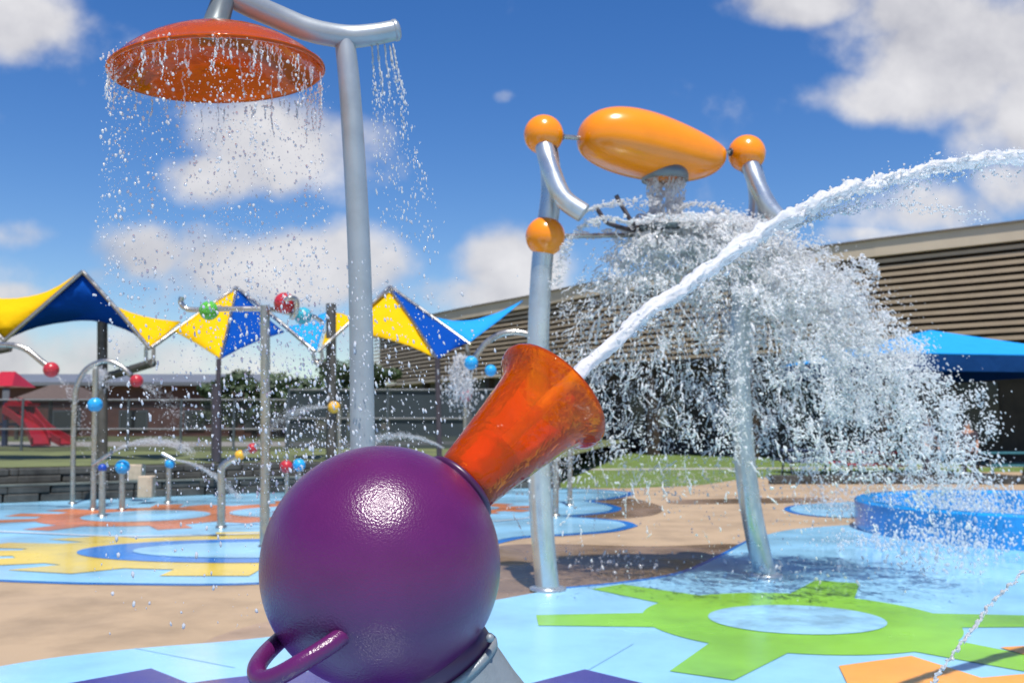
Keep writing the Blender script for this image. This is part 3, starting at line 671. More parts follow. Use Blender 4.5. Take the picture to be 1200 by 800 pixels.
kw = thing('low_wall', kb[2], 'knee high dark stone wall along the patio behind the blue ring', 'wall')
b = MB(); stones(b, kb, 0, .3, 0, .22, .6, 1.1); b.build('stone_course', M['stone'], kw)

# ------------------------------------------------------------------ blue ring wall, right
RC = (7.25, 13.65); RR = 2.4; RH = .41
rg = thing('ring_wall', (RC[0], RC[1], 0), 'round bright blue painted seat wall splashed with water at the right edge', 'ring wall')
prof = [(RR,0.0),(RR,RH-.03),(RR-.03,RH),(RR-.19,RH),(RR-.22,RH-.03),(RR-.22,0.0)]
b = MB(); b.lathe(prof, (RC[0],RC[1],.012), (0,0,1), 96); o = b.build('wall_ring', M['ringblue'], rg)
for p_ in o.data.polygons: p_.use_smooth = False
b = MB(); b.lathe([(0.001,.06),(RR-.222,.06)], (RC[0],RC[1],.012), (0,0,1), 64); b.build('basin_floor', M['pad_light'], rg)

# ------------------------------------------------------------------ water cannon
C = P(447,662,2.5); RB = 139/FPX*(C-Vector((0,0,CAMH))).length*.985*.985
AX = Vector((.645,.43,.63)).normalized()
# solve the axis so that it passes through the mouth centre seen in the photo
q = P(650,462,2.5+.69*.43); AX = (q-C).normalized(); LM = (q-C).length
wc = thing('water_cannon', (C.x, C.y, 0), 'purple ball water cannon with a translucent orange nozzle in the foreground', 'water cannon')
b = MB(); b.sphere(C, RB, 6); b.build('ball', M['purple'], wc)
k = LM/.69
b = MB(); b.lathe([(.098*k,RB*.93),(.106*k,RB*.955),(.108*k,RB*.985),(.101*k,RB*1.005),(.090*k,RB*1.0)], C, AX, 64); b.build('collar', M['purple_dark'], wc)
po = [(.086,.285),(.092,.33),(.102,.40),(.118,.50),(.134,.59),(.142,.622),(.153,.640),(.168,.652),(.180,.664),(.185,.677),(.181,.689),(.171,.694)]
pi = [(.160,.690),(.151,.678),(.141,.662),(.132,.64),(.123,.60),(.106,.50),(.090,.40),(.080,.33),(.076,.285)]
b = MB(); b.lathe([(r*k,h*k) for r, h in po+pi], C, AX, 96, True); nz_ = b.build('nozzle', M['amber'], wc)
b = MB(); b.lathe([(r*k,h*k) for r, h in [(.001,.445),(.030,.446),(.060,.445),(.088,.440),(.0915,.430),(.0895,.420),(.060,.428),(.03,.43),(.001,.43)]], C, AX, 64); b.build('nozzle_floor', M['amber'], nz_)
b = MB(); b.lathe([(r*k,h*k) for r, h in [(.073,.30),(.080,.36),(.0865,.425),(.081,.425),(.074,.36),(.067,.30)]], C, AX, 64, True); b.build('inner_sleeve', M['amber'], nz_)
b = MB(); b.tube([P(407,740,2.255), P(385,756,2.215), P(350,778,2.19), P(322,793,2.20), P(305,795,2.225), P(301,782,2.27), P(312,765,2.36), P(333,745,2.47), P(352,728,2.52)], .0215, 20, True, True, 10); b.build('handle', M['purple'], wc)
PD = Vector((.55,.10,-.83)).normalized()
b = MB(); b.lathe([(.125,RB*.80),(.129,RB*.90),(.129,RB*1.02),(.122,RB*1.04)], C, PD, 64); b.build('mount_ring', M['purple_dark'], wc)
e0 = C+PD*RB*1.03; e1 = C+PD*RB*1.30
b = MB(); b.lathe([(.10,0),(.135,0),(.1375,.010),(.133,.021),(.10,.021)], e0, PD, 64); b.build('flange', M['grey_pedestal'], wc)
b = MB(); b.tube([e0+PD*.02, e0+PD*.10, e0+PD*.26, e0+PD*.36+Vector((.005,0,-.14)), Vector((e0.x+.235,e0.y+.045,.30)), Vector((e0.x+.235,e0.y+.045,0))], [.128,.129,.13,.13,.13,.135], 40); b.build('pedestal', M['grey_pedestal'], wc)
b = MB(); b.lathe([(.001,.035),(.24,.035),(.255,.02),(.255,.0)], (e0.x+.235,e0.y+.045,.013), (0,0,1), 40); b.build('base_plate', M['grey_pedestal'], wc)
bp = P(574,747,2.44); b = MB(); b.sphere(bp, .011, 2); b.build('bolt', M['grey_pedestal'], wc)

# ------------------------------------------------------------------ dome shower
YD = 4.0; q_ = 4.0/6.6
ds_ = thing('dome_shower', (P(432,742,YD).x, YD, 0), 'tall silver shower pole with curved arm holding an orange translucent dome', 'water shower')
b0 = P(432,742,YD+.1*q_); b0.z = 0.01
b = MB(); b.tube([b0, P(425,520,YD+.1*q_), P(421,300,YD+.05*q_), P(411,120,YD), P(404,48,YD)], [r_*q_ for r_ in (.092,.084,.078,.074,.070)], 32); b.build('post', M['pole_grey'], ds_)
b = MB(); b.tube([P(462,36,YD+.08*q_), P(436,41,YD+.04*q_), P(405,43,YD), P(365,36,YD-.1*q_), P(325,20,YD-.2*q_), P(285,2,YD-.34*q_), P(235,-26,YD-.5*q_)], [r_*q_ for r_ in (.070,.074,.078,.080,.080,.080,.080)], 32); b.build('arm', M['pole_grey'], ds_)
ec = P(462,36,YD+.08*q_); ed = (P(462,36,YD+.08*q_)-P(436,41,YD+.04*q_)).normalized()
b = MB(); b.lathe([(.0424,-.006),(.046,.0),(.046,.012),(.036,.021),(.001,.022)], ec, ed, 32); b.build('end_cap', M['pole_grey'], ds_)
DC = P(256,82,YD-.42*q_); da = Vector((-.085,-.05,1)).normalized()
rd = 121/FPX*3.85
b = MB(); prof = []; 
for i in range(13):
    a = i/12*R(52); prof.append((rd*math.sin(a)/math.sin(R(52)), rd*.40*(math.cos(a)-math.cos(R(52)))/(1-math.cos(R(52)))))
prof[0] = (.002, prof[0][1])
inn = [(max(.002, r-.008), h-.009) for r, h in reversed(prof)]
b.lathe(prof+[(rd+.007,-.003),(rd+.007,-.012),(rd-.003,-.016)]+inn, DC, da, 96); dome = b.build('dome', M['domeamber'], ds_)
hb = DC+da*rd*.40
b = MB(); b.tube([hb-da*.018, hb+da*.012, P(264,-7,YD-.42*q_)], [.072,.05,.042], 24, False); b.build('hub', M['spoutgrey'], ds_)
b = MB(); b.lathe([(.001,.012),(.09,.012),(.097,.0),(.09,-.008)], hb, da, 40); b.build('hub_plate', M['spoutgrey'], ds_)

# ------------------------------------------------------------------ dumping bucket on two bowed posts
YL, YR = G(641,693).y, G(897,677).y
db = thing('dumping_bucket', G(770,686), 'orange egg shaped dumping bucket between two bowed silver posts, pouring water', 'water bucket')
def flange(p): 
    b = MB(); b.lathe([(.001,.03),(.13,.03),(.165,.018),(.165,0)], (p.x,p.y,.012), (0,0,1), 40); b.build('base_flange', M['silver'], db)
l0, r0 = G(642,692), G(897,676)
flange(l0); flange(r0)
b = MB(); b.tube([l0, P(634,600,YL+.02), P(630,480,YL+.03), P(631,390,YL+.03), P(636,300,YL+.02), P(646,225,YL), P(641,165,YL)], [.108,.104,.102,.1,.098,.096,.09], 36); b.build('post', M['silver'], db)
b = MB(); b.tube([r0, P(879,590,YR+.02), P(869,490,YR+.03), P(867,400,YR+.03), P(874,320,YR+.02), P(889,240,YR), P(879,185,YR)], [.108,.104,.102,.1,.098,.096,.09], 36); b.build('post', M['silver'], db)
tl, tr_ = P(637,158,YL-.05), P(875,180,YR-.05); ll, lr = P(639,277,YL), P(881,286,YR)
for p, r in ((tl,23.5/FPX*YL),(ll,23.5/FPX*YL),(tr_,22/FPX*YR),(lr,21/FPX*YR)):
    b = MB(); b.sphere(p, r*1.0, 4); o = b.build('ball', M['orange'], db)
for (a, Y) in ((((637,168),(646,200),(660,232),(684,250)),YL),(((878,190),(890,222),(906,249),(927,268)),YR)):
    b = MB(); b.tube([P(a[0][0],a[0][1],Y-.1), P(a[1][0],a[1][1],Y-.2), P(a[2][0],a[2][1],Y-.27), P(a[3][0],a[3][1],Y-.3)], .088, 32); b.build('curved_pipe', M['silver'], db)
for (a_, Y_, q_r) in ((((637,168),(646,200)),YL,.094),(((878,190),(890,222)),YR,.094)):
    p0_, p1_ = P(a_[0][0],a_[0][1],Y_-.1), P(a_[1][0],a_[1][1],Y_-.2); dd_ = (p1_-p0_).normalized(); ctr = tl if a_[0][0] < 700 else tr_; rb_ = 23.5/FPX*YL if a_[0][0] < 700 else 22/FPX*YR
    b = MB(); b.lathe([(.085,rb_*.86),(q_r,rb_*.88),(q_r+.004,rb_*.95),(q_r,rb_*1.0),(.085,rb_*1.0)], ctr, (p1_+Vector((0,.05,0))-ctr), 32); b.build('rubber_collar', M['bracket'], db)
axd = (tr_-tl).normalized()
for c_, d_, rb_ in ((tl, axd, 23.5/FPX*YL), (tr_, -axd, 22/FPX*YR)):
    b = MB(); b.lathe([(.024,rb_*.96),(.04,rb_*.98),(.04,rb_*1.05),(.024,rb_*1.07)], c_, d_, 20); b.build('axle_bushing', M['bracket'], db)
b = MB(); b.tube([tl, tr_], .022, 16, False); b.build('axle', M['steel'], db)
BL, BR = P(680,164,YL+.06), P(843,180,YR-.1)
Lb = (BR-BL).length; up = Vector((0,0,1)); sd = axd.cross(up).normalized(); upb = sd.cross(axd)
vs = []; fs = []; NS, NR = 40, 40
for i in range(NS+1):
    t = i/NS; s = (1-math.cos(math.pi*t))/2
    w = math.sin(math.pi*t)**.82
    rad = .355*w*(1.12-.36*s)
    cz = .06*(1-s)*w*1.5 - .115*s*w
    for k2 in range(NR):
        a = 2*math.pi*k2/NR; ca, sa = math.cos(a), math.sin(a)
        ca = math.copysign(abs(ca)**.9, ca); sa = math.copysign(abs(sa)**.92, sa)
        vs.append(BL+axd*(s*Lb)+upb*(cz+rad*.92*sa)+sd*(rad*1.05*ca))
for i in range(NS):
    for k2 in range(NR): fs.append([i*NR+k2, i*NR+(k2+1)%NR, (i+1)*NR+(k2+1)%NR, (i+1)*NR+k2])
b = MB(); b.add(vs, fs, True); bk = b.build('bucket', M['orange'], db)
SP = P(779,203,(YL+YR)/2-.05)
b = MB(); b.lathe([(.195,-.075),(.222,-.075),(.226,.03),(.195,.03)], SP, (0,0,1), 40, True); b.build('spout', M['spoutgrey'], bk)
OS = P(782,272,(YL+YR)/2)
b = MB(); b.lathe([(.001,-.02),(.28,0),(.36,.03),(.37,.02),(.28,-.02),(.001,-.045)], OS, (0,0,1), 40); b.build('splash_plate', M['spoutgrey'], db)
for a_, c_ in ((ll, OS+Vector((-.3,0,-.03))), (OS+Vector((.3,0,-.03)), lr)): b = MB(); b.tube([a_, c_], .022, 12, False); b.build('plate_rod', M['steel'], db)
for pl in ([(699,243),(706,254),(716,263)], [(722,229),(731,245),(742,262)]):
    b = MB(); b.tube([P(x_,y_,9.0) for x_, y_ in pl]+[OS+Vector((-.22,0,-.01))], .022, 10); b.build('bracket', M['bracket'], db)

# ------------------------------------------------------------------ steel spray posts
def spray(name, label, tubes, balls, loc, m='steel', nozz=()):
    t = thing(name, loc, label, 'spray post', 'stainless spray posts on the far pad')
    for i, (pl, r) in enumerate(tubes):
        b = MB(); b.tube(pl, r, 16, len(pl) > 2); b.build('post' if i == 0 else 'arm', M[m], t)
    for (p, r, mm) in balls: b = MB(); b.sphere(p, r, 3); b.build('perforated_ball', M[mm], t)
    for (pl, r, mm) in nozz: b = MB(); b.tube(pl, r, 12, False); b.build('spray_nozzle', M[mm], t)
    f = tubes[0][0][0]; b = MB(); b.lathe([(.001,.02),(.07,.02),(.08,0)], (f.x,f.y,.022), (0,0,1), 20); b.build('base_flange', M[m], t)
    return t
def col(px, py): return G(px, py, .012)
g = G(-40,600); Y = g.y
spray('spray_post', 'arched spray pipe with red ball at the left edge', [([g, P(-42,500,Y), P(-36,430,Y), P(-15,407,Y), P(10,404,Y), P(30,409,Y), P(47,422,Y), P(57,430,Y)], .05)], [(P(60,433,Y), 9/FPX*Y, 'b_red')], g)
g = col(85,590); Y = g.y
spray('spray_post', 'steel arch with red ball in front of the left canopy post', [([g, P(86,520,Y), P(88,470,Y), P(92,447,Y), P(103,431,Y), P(122,423,Y), P(140,428,Y), P(154,440,Y)], .047)], [(P(160,446,Y), 7.5/FPX*Y, 'b_red')], g)
g = col(109,597); Y = g.y
spray('spray_post', 'straight steel post carrying a blue ball halfway up', [([g, P(111,500,Y), P(112,432,Y)], .048)], [(P(111.5,474,Y), 8.5/FPX*Y, 'b_blue')], g, nozz=[([P(109,544,Y-.05), P(131,530,Y-.3)], .035, 'steel')])
g = col(119.5,605); Y = g.y
spray('spray_post', 'short steel post with a dark navy cap', [([g, P(120,550,Y)], .052)], [(P(120,548,Y), 5/FPX*Y, 'b_navy')], g)
g = col(143,597); Y = g.y
spray('spray_post', 'short steel post topped by a light blue ball', [([g, P(143,552,Y)], .05)], [(P(143.5,547,Y), 8.3/FPX*Y, 'b_blue')], g)
g = col(197,589); Y = g.y
spray('spray_post', 'short steel post with small blue ball and a white nozzle spraying right', [([g, P(198,545,Y)], .05)], [(P(199,543,Y), 5.6/FPX*Y, 'b_blue')], g, nozz=[([P(190,531,Y-.05), P(205,539,Y-.05)], .032, 'silver')])
g = col(259,618); Y = g.y
spray('spray_post', 'bent steel post leaning its red tipped arm to the right', [([g, P(259.5,580,Y), P(259.5,553,Y), P(262,545,Y), P(272,538,Y), P(303,522,Y)], [.057,.057,.056,.054,.048,.036])], [(P(296,525,Y), 6.0/FPX*Y, 'b_red'), (P(281,533,Y+.0), 5.8/FPX*Y, 'b_yellow')], g)
g = col(310,641); Y = g.y
spray('spray_post', 'tallest steel spray post with crossbar holding green, red and teal balls', [([g, P(311,500,Y), P(310.5,358,Y)], .058), ([P(310,362,Y), P(262,362,Y), P(228,363,Y), P(217,361,Y), P(212,354,Y), P(213,348,Y)], .033), ([P(311,362,Y), P(328,364,Y+.1), P(345,368,Y+.15)], .033), ([P(342,372,Y+.1), P(347,365,Y-.02), P(347,352,Y-.12), P(340,349,Y-.18), P(334,352,Y-.18)], .033), ([P(345,368,Y+.15), P(366,371,Y+.3), P(377,377,Y+.5)], .033)],
      [(P(245,364,Y), 11.5/FPX*Y, 'b_green'), (P(333.5,355,Y-.02), 12.5/FPX*Y, 'b_red'), (P(355,370,Y+.22), 10.5/FPX*Y, 'b_teal')], g)
g = col(336,583); Y = g.y
spray('spray_post', 'short steel post with a red ball close left of the purple ball', [([g, P(336,550,Y)], .045)], [(P(335.5,546.5,Y), 7.6/FPX*Y, 'b_red')], g)
g = col(351,580); Y = g.y
spray('spray_post', 'short steel post with a bright blue ball peeping over the purple ball', [([g, P(350.5,548,Y)], .045)], [(P(350.5,544.5,Y), 7.3/FPX*Y, 'b_blue')], g)
g = col(398,577); Y = g.y
spray('spray_post', 'thin steel post with a yellow ball beside the silver shower pole', [([g, P(398,530,Y), P(397,481,Y)], .04)], [(P(391.5,477,Y), 7.2/FPX*Y, 'b_yellow')], g)
g = col(651,604); Y = g.y
spray('spray_post', 'steel arch carrying two blue balls behind the orange nozzle', [([g, P(651,520,Y), P(649,440,Y), P(638,405,Y), P(616,391,Y), P(592,390,Y), P(573,399,Y), P(562,411,Y), P(556,420,Y)], .05)], [(P(552,425,Y-.02), 8.2/FPX*Y, 'b_blue'), (P(575,434,Y+.1), 7/FPX*Y, 'b_blue')], g)
g = col(667.5,592); Y = g.y
spray('spray_post', 'plain steel post right of the orange nozzle, farther of the pair', [([g, P(668,530,Y), P(668,470,Y)], .045)], [(P(668,468,Y), 6/FPX*Y, 'b_red')], g)
g = col(545,578); Y = g.y
spray('spray_post', 'steel post with a red ball behind the left edge of the orange nozzle', [([g, P(545,520,Y), P(545,470,Y)], .04)], [(P(545.5,463.5,Y), 7.3/FPX*Y, 'b_red')], g)

# ------------------------------------------------------------------ water
def ico(sub):
    bm = bmesh.new(); bmesh.ops.create_icosphere(bm, subdivisions=sub, radius=1)
    v = np.array([x.co[:] for x in bm.verts]); f = np.array([[y.index for y in x.verts] for x in bm.faces]); bm.free(); return v, f
IC1, IC2 = ico(1), ico(2)
def drops(name, c, r, d, stretch, m, label, cat, sub=1, jit=.22):
    c = np.asarray(c, float); n_ = len(c); bv, bf = IC1 if sub == 1 else IC2
    d = np.asarray(d, float); d = d/(np.linalg.norm(d, axis=1, keepdims=True)+1e-9)
    nv = len(bv)
    b = bv[None]*(1+rng.normal(0, jit, (n_, nv, 1)))
    dot = (b*d[:, None]).sum(2, keepdims=True)
    v = c[:, None]+np.asarray(r)[:, None, None]*(b+dot*d[:, None]*(np.asarray(stretch)[:, None, None]-1))
    v = v.reshape(-1, 3); keep_z = v[:, 2] < .026; v[keep_z, 2] = .026
    f = (bf[None]+(np.arange(n_)*nv)[:, None, None]).reshape(-1, 3)
    me = bpy.data.meshes.new(name); me.vertices.add(len(v)); me.vertices.foreach_set('co', v.ravel())
    me.loops.add(f.size); me.loops.foreach_set('vertex_index', f.ravel().astype(np.int32))
    me.polygons.add(len(f)); me.polygons.foreach_set('loop_start', np.arange(len(f), dtype=np.int32)*3)
    me.polygons.foreach_set('loop_total', np.full(len(f), 3, np.int32)); me.polygons.foreach_set('use_smooth', np.ones(len(f), bool))
    me.update(); me.validate(); me.materials.append(m)
    o = bpy.data.objects.new(name, me); COL.objects.link(o); tag(o, label, cat, kind='stuff'); return o
V3 = lambda v: np.array(v[:])
from mathutils import noise as mnoise
O = V3(OS)
def vel0(a, sp, vz):
    vx = 1.30+2.75*math.cos(a)*sp
    return np.array((vx*1.45 if vx < 0 else vx, 2.1*math.sin(a)*sp, vz))
GR = np.array((0,0,-4.9))
def splash_fine():
    cc_, rr_, dd_, ss_ = [], [], [], []
    for i in range(2100):
        a = rng.uniform(0, 2*math.pi); sp = .42+.58*rng.random()**.42
        if math.cos(a) < .1 and rng.random() < .6: continue
        vel = vel0(a, sp, rng.normal(.62, .42)); t = .06+rng.random()**.8*.74
        n_ = int(3+rng.random()**3*70); sprd = .010+.075*rng.random()**1.5*(.35+t)
        v = vel[None]+rng.normal(0, .04+.16*t, (n_, 3))
        tt = np.clip(t+rng.normal(0, .014, n_), .01, 1.2)[:, None]
        cc_.append(O+v*tt+GR*tt**2+rng.normal(0, sprd, (n_, 3))*np.array((1,1,1.2))); dd_.append(v+2*GR*tt)
        rr_.append((.0027+.0022*rng.random())*np.exp(rng.normal(0, .42, n_))); ss_.append(1+rng.random(n_)**1.5*3.2)
    n_ = 9000
    a = rng.uniform(0, 2*math.pi, n_); sp = rng.random(n_)**.5
    v = np.stack([1.25+2.6*np.cos(a)*sp, 2.2*np.sin(a)*sp, rng.normal(.5,.5,n_)], 1); tt = (rng.random(n_)**.75*.86)[:, None]
    cc_.append(O+v*tt+GR*tt**2+rng.normal(0,.03,(n_,3))); rr_.append(.0028*np.exp(rng.normal(0,.4,n_))); dd_.append(v+2*GR*tt); ss_.append(1+rng.random(n_)*1.2)
    n_ = 15000                    # white veil in the thick of the throw
    a = rng.normal(0, .75, n_); sp = .35+.6*rng.random(n_); tc_ = rng.integers(0, 260, n_); tm = rng.uniform(.12, .56, 260); ta = rng.normal(0, .8, 260); ts = rng.uniform(.4, 1., 260); tv = rng.normal(.68, .36, 260)
    a = ta[tc_]+rng.normal(0, .07, n_); sp = ts[tc_]+rng.normal(0, .03, n_)
    v = np.stack([1.30+2.75*np.cos(a)*sp, 2.1*np.sin(a)*sp, tv[tc_]+rng.normal(0,.12,n_)], 1); tt = (tm[tc_]+rng.normal(0,.022,n_))[:, None]
    cc_.append(O+v*tt+GR*tt**2+rng.normal(0,.02,(n_,3))); rr_.append(.0024*np.exp(rng.normal(0,.4,n_))); dd_.append(v+2*GR*tt); ss_.append(1+rng.random(n_)*2)
    c = np.concatenate(cc_); k_ = rng.random(len(c)) < np.clip((c[:, 2]-.05)/1.0, 0, 1)**1.3
    return c[k_], np.concatenate(rr_)[k_], np.concatenate(dd_)[k_], np.concatenate(ss_)[k_]
c, r, d, s = splash_fine()
drops('splash_water', c, np.clip(r, .0015, .014), d, s, M['foam'], 'fine white droplets filling the splash below the orange bucket', 'water')
print('splash drops', len(c))
def splash_sheets():            # lacy sheets and strings of water, merged into one skin by a voxel remesh
    cc_, rr_ = [], []
    for i in range(820):
        a = rng.uniform(0, 2*math.pi) if i % 3 else rng.normal(0, .9); sp = .45+.55*rng.random()**.5; vz = rng.normal(.68, .36); t0 = .06+rng.random()**.9*.68
        if math.cos(a) < -.1 and rng.random() < .55: continue
        Lr = rng.uniform(.05, .16)+.10*(t0 < .25); Wd = rng.uniform(.05, .22)+.12*(t0 < .25)
        v = vel0(a, sp, vz); spd = np.linalg.norm(v+2*GR*t0)
        dt = Lr/spd; da = Wd/max(.12, 2.4*sp*t0); da = min(da, .9)
        na, nt_ = max(3, int(Wd/.0088)), max(3, int(Lr/.0088)); sx, sz = rng.uniform(-40, 40, 2); th = rng.uniform(-.05, .18)
        for q in range(na):
            for w in range(nt_):
                fa, ft = q/(na-1)-.5, w/(nt_-1)-.5
                nn = mnoise.noise(Vector((sx+fa*Wd*15, sz+ft*Lr*11, i*1.7)))+.55*mnoise.noise(Vector((sx+fa*Wd*36, sz+ft*Lr*26, i)))
                e = 1-max(abs(fa), abs(ft))*1.3
                if nn*.8+e*.35 < th+.10: continue
                tt = t0+dt*ft; vv = vel0(a+da*fa, sp*(1+.10*mnoise.noise(Vector((fa*3+i, ft*3, 0)))), vz+.35*mnoise.noise(Vector((i, fa*4, ft*4))))
                cc_.append(O+vv*tt+GR*tt*tt+rng.normal(0, .0018, 3)); rr_.append(.0068+.0048*rng.random()**2)
    for i in range(1500):        # strings
        a = rng.uniform(0, 2*math.pi); sp = .45+.55*rng.random()**.5; v = vel0(a, sp, rng.normal(.62, .4)); t0 = .05+rng.random()**.9*.75
        n_ = int(rng.integers(6, 34)); dv = rng.normal(0, .5, 3); w = rng.normal(0, .0035, (n_, 3)).cumsum(0); r0 = rng.uniform(.0055, .0095)
        base = O+v*t0+GR*t0*t0; dirn = v+2*GR*t0; dirn /= np.linalg.norm(dirn); dirn = dirn+rng.normal(0,.45,3); dirn /= np.linalg.norm(dirn)
        for q in range(n_): cc_.append(base+dirn*q*.0075+w[q]); rr_.append(r0*(1-.5*abs(q/n_-.4)))
    for i in range(1500):       # lumps
        a = rng.uniform(0, 2*math.pi); sp = .4+.6*rng.random()**.5; v = vel0(a, sp, rng.normal(.62, .42)); t0 = .05+rng.random()**.85*.78; base = O+v*t0+GR*t0*t0
        for q in range(int(rng.integers(1, 6))): cc_.append(base+rng.normal(0, .008, 3)); rr_.append(rng.uniform(.005, .013))
    for i in range(150):        # heavy lumps with torn edges
        a = rng.normal(0, .8); sp = .4+.6*rng.random()**.5; v = vel0(a, sp, rng.normal(.75, .33)); t0 = rng.uniform(.12, .62); base = O+v*t0+GR*t0*t0
        dirn = v+2*GR*t0; dirn /= np.linalg.norm(dirn); L_ = rng.uniform(.03, .11); W_ = L_*rng.uniform(.25, .6)
        for q in range(int(60+500*L_*8*W_*8)):
            z = rng.normal(0, 1, 3)*W_; z = z+dirn*rng.normal(0, L_)
            if mnoise.noise(Vector(z*22)+Vector((i*3.3, 0, 0))) < -.05: continue
            cc_.append(base+z); rr_.append(rng.uniform(.006, .0125))
    # rough thick water right on the plate
    for i in range(4200):
        a = rng.uniform(0, 6.283); q = .10+rng.random()**.8*.95; h = .02+.07*q-.09*q*q
        rip = .035*mnoise.noise(Vector((math.cos(a)*q*6, math.sin(a)*q*6, 3)))
        if mnoise.noise(Vector((math.cos(a)*q*7+9, math.sin(a)*q*7, 8))) < -.28+.55*q: continue
        cc_.append(O+np.array((math.cos(a)*q*1.12+.20*q, math.sin(a)*q*.85, h+rip))+rng.normal(0,.008,3)); rr_.append(.009+.007*rng.random())
    return np.array(cc_), np.array(rr_)
def remeshed(name, c, r, vox, m, label, d=None, st=None, jit=.12):
    o = drops(name, c, r, np.tile((0,0,1.), (len(c),1)) if d is None else d, np.ones(len(c)) if st is None else st, m, label, 'water', 1, jit)
    md = o.modifiers.new('r', 'REMESH'); md.mode = 'VOXEL'; md.voxel_size = vox; md.use_smooth_shade = True
    return o
c, r = splash_sheets(); k_ = rng.random(len(c)) < np.clip((c[:,2]-.1)/.9, 0, 1); c, r = c[k_], r[k_]
print('sheet points', len(c))
remeshed('splash_sheet', c, r, .0052, M['foam'], 'lacy white sheets and strings of water flung out from the plate under the bucket')
# --- pouring column
n_ = 3400; top = V3(SP)+np.array((0,0,-.03)); h = rng.random(n_)**.95; a = rng.uniform(0, 6.283, n_)
rad = (.19-.075*h+.13*h**4)*rng.random(n_)**.33*(1+.12*rng.normal(0,1,n_)*h)
str_ = np.array([mnoise.noise(Vector((math.cos(q)*3.4, math.sin(q)*3.4, z*1.3))) for q, z in zip(a, h)]); k_ = str_+.35*rng.random(n_) > -.02
c = top+(O-top)*h[:, None]+np.stack([rad*np.cos(a)*1.05, rad*np.sin(a)*.8, 0*h], 1)+rng.normal(0,.006,(n_,3)); c = c[k_]; h = h[k_]; n_ = len(c)
remeshed('pouring_water', c, .0042+.006*rng.random(n_)**1.8, .0045, M['column'], 'column of white water pouring from the bucket spout onto the plate', np.tile((0,0,1.), (n_,1))+rng.normal(0,.15,(n_,3)), 1.3+2.6*rng.random(n_))
# --- jet from the cannon
def noisy_tube(name, pts, rad, m, label, amp, seg=20, sub=40):
    pts = smooth_open(pts, sub); n_ = len(pts); vs = []; fs = []
    ln = np.linspace(0, 1, n_); ph = rng.uniform(0, 6.28, 40); fr = rng.uniform(2, 70, 40)
    rad = np.interp(ln, np.linspace(0, 1, len(rad)), rad)
    u = Vector((0,0,1)); dist = 0.
    from mathutils import noise as mno
    for i, p in enumerate(pts):
        t = (pts[min(i+1,n_-1)]-pts[max(i-1,0)]).normalized(); u = (u-t*u.dot(t)).normalized(); w = t.cross(u)
        if i: dist += (p-pts[i-1]).length
        am = amp[0]+(amp[1]-amp[0])*min(1, ln[i]*2.2)**1.6; g_ = dist/rad[i]
        off = u*mno.noise(Vector((g_*.16, 7, 1)))*rad[i]*.5*am+w*mno.noise(Vector((g_*.16, 3, 9)))*rad[i]*.5*am
        for k2 in range(seg):
            a = 6.2832*k2/seg; ca, sa = math.cos(a), math.sin(a)
            q = mno.noise(Vector((g_*.32, ca*1.1, sa*1.1)))*.75+mno.noise(Vector((g_*.8, ca*2.2+5, sa*2.2)))*.42+mno.noise(Vector((g_*2., ca*4+5, sa*4)))*.2
            vs.append(p+off+(u*ca+w*sa)*rad[i]*max(.25, 1+q*am))
    for i in range(n_-1):
        for k2 in range(seg): fs.append([i*seg+k2, i*seg+(k2+1)%seg, (i+1)*seg+(k2+1)%seg, (i+1)*seg+k2])
    b = MB(); b.add(vs, fs, True); b.add(vs[:seg], [list(range(seg))[::-1]]); b.add(vs[-seg:], [list(range(seg))])
    o = b.build(name, m, recalc=False); tag(o, label, 'water'); return o, pts
JP = [C+AX*(.43*k), C+AX*(.56*k), C+AX*(.69*k), P(690,427,2.93), P(745,378,3.05), P(800,337,3.18), P(870,288,3.37), P(940,246,3.57), P(1000,222,3.76), P(1060,205,3.97), P(1120,191,4.2), P(1190,184,4.5), P(1270,186,4.9), P(1400,215,5.6), P(1560,290,6.5), P(1800,420,7.6), P(2150,640,8.8)]
jet, jp = noisy_tube('water_jet', JP, [.020,.020,.020,.0205,.0215,.023,.0245,.025,.024,.0225,.0235,.025,.029,.036,.045,.05,.05], M['jet'], 'thick white jet of water shooting from the orange nozzle to the upper right', (.17, 1.25), 28, 70)
jj = [V3(p) for p in jp[210:910]]
n_ = 2600; id_ = rng.integers(0, len(jj), n_); c = np.array([jj[i] for i in id_]); f_ = id_/len(jj)
c = c+rng.normal(0, 1, (n_,3))*(.010+.035*f_**2)[:, None]+np.stack([0*f_, 0*f_, -np.abs(rng.normal(0,.05,n_))*f_], 1)
drops('jet_droplets', c, .0014+.0046*rng.random(n_)**3, rng.normal(0,.6,(n_,3))+np.array((1,.4,.4)), 1+rng.random(n_)*2.2, M['foam'], 'loose drops breaking off along the white cannon jet', 'water')
arc = smooth_open([P(925,268,3.55), P(965,253,3.65), P(1010,243,3.8), P(1060,240,3.95), P(1110,246,4.1), P(1150,256,4.25)], 60); arc = [V3(p) for p in arc]
n_ = 420; id_ = (rng.random(n_)**1.4*(len(arc)-1)).astype(int); c = np.array([arc[i] for i in id_])+rng.normal(0,1,(n_,3))*(.003+.02*(id_/len(arc)))[:, None]
drops('jet_droplets', c, .0022+.003*rng.random(n_)**2, np.tile((1.,.3,.1),(n_,1)), 1+2*rng.random(n_), M['drop'], 'thin broken thread of drops hanging under the white jet', 'water')
ts_ = [V3(q) for q in smooth_open([P(1420,470,4.9), P(1290,575,4.1), P(1200,669,3.6), P(1165,703,3.5), P(1140,736,3.4), P(1110,775,3.3), P(1090,806,3.2), P(1040,900,3.05), P(1010,1010,3.0)], 90)]
n_ = 2600; f_ = rng.random(n_); f_ = f_+.006*np.sin(f_*160); i_ = np.clip((f_*(len(ts_)-1)).astype(int), 0, len(ts_)-1)
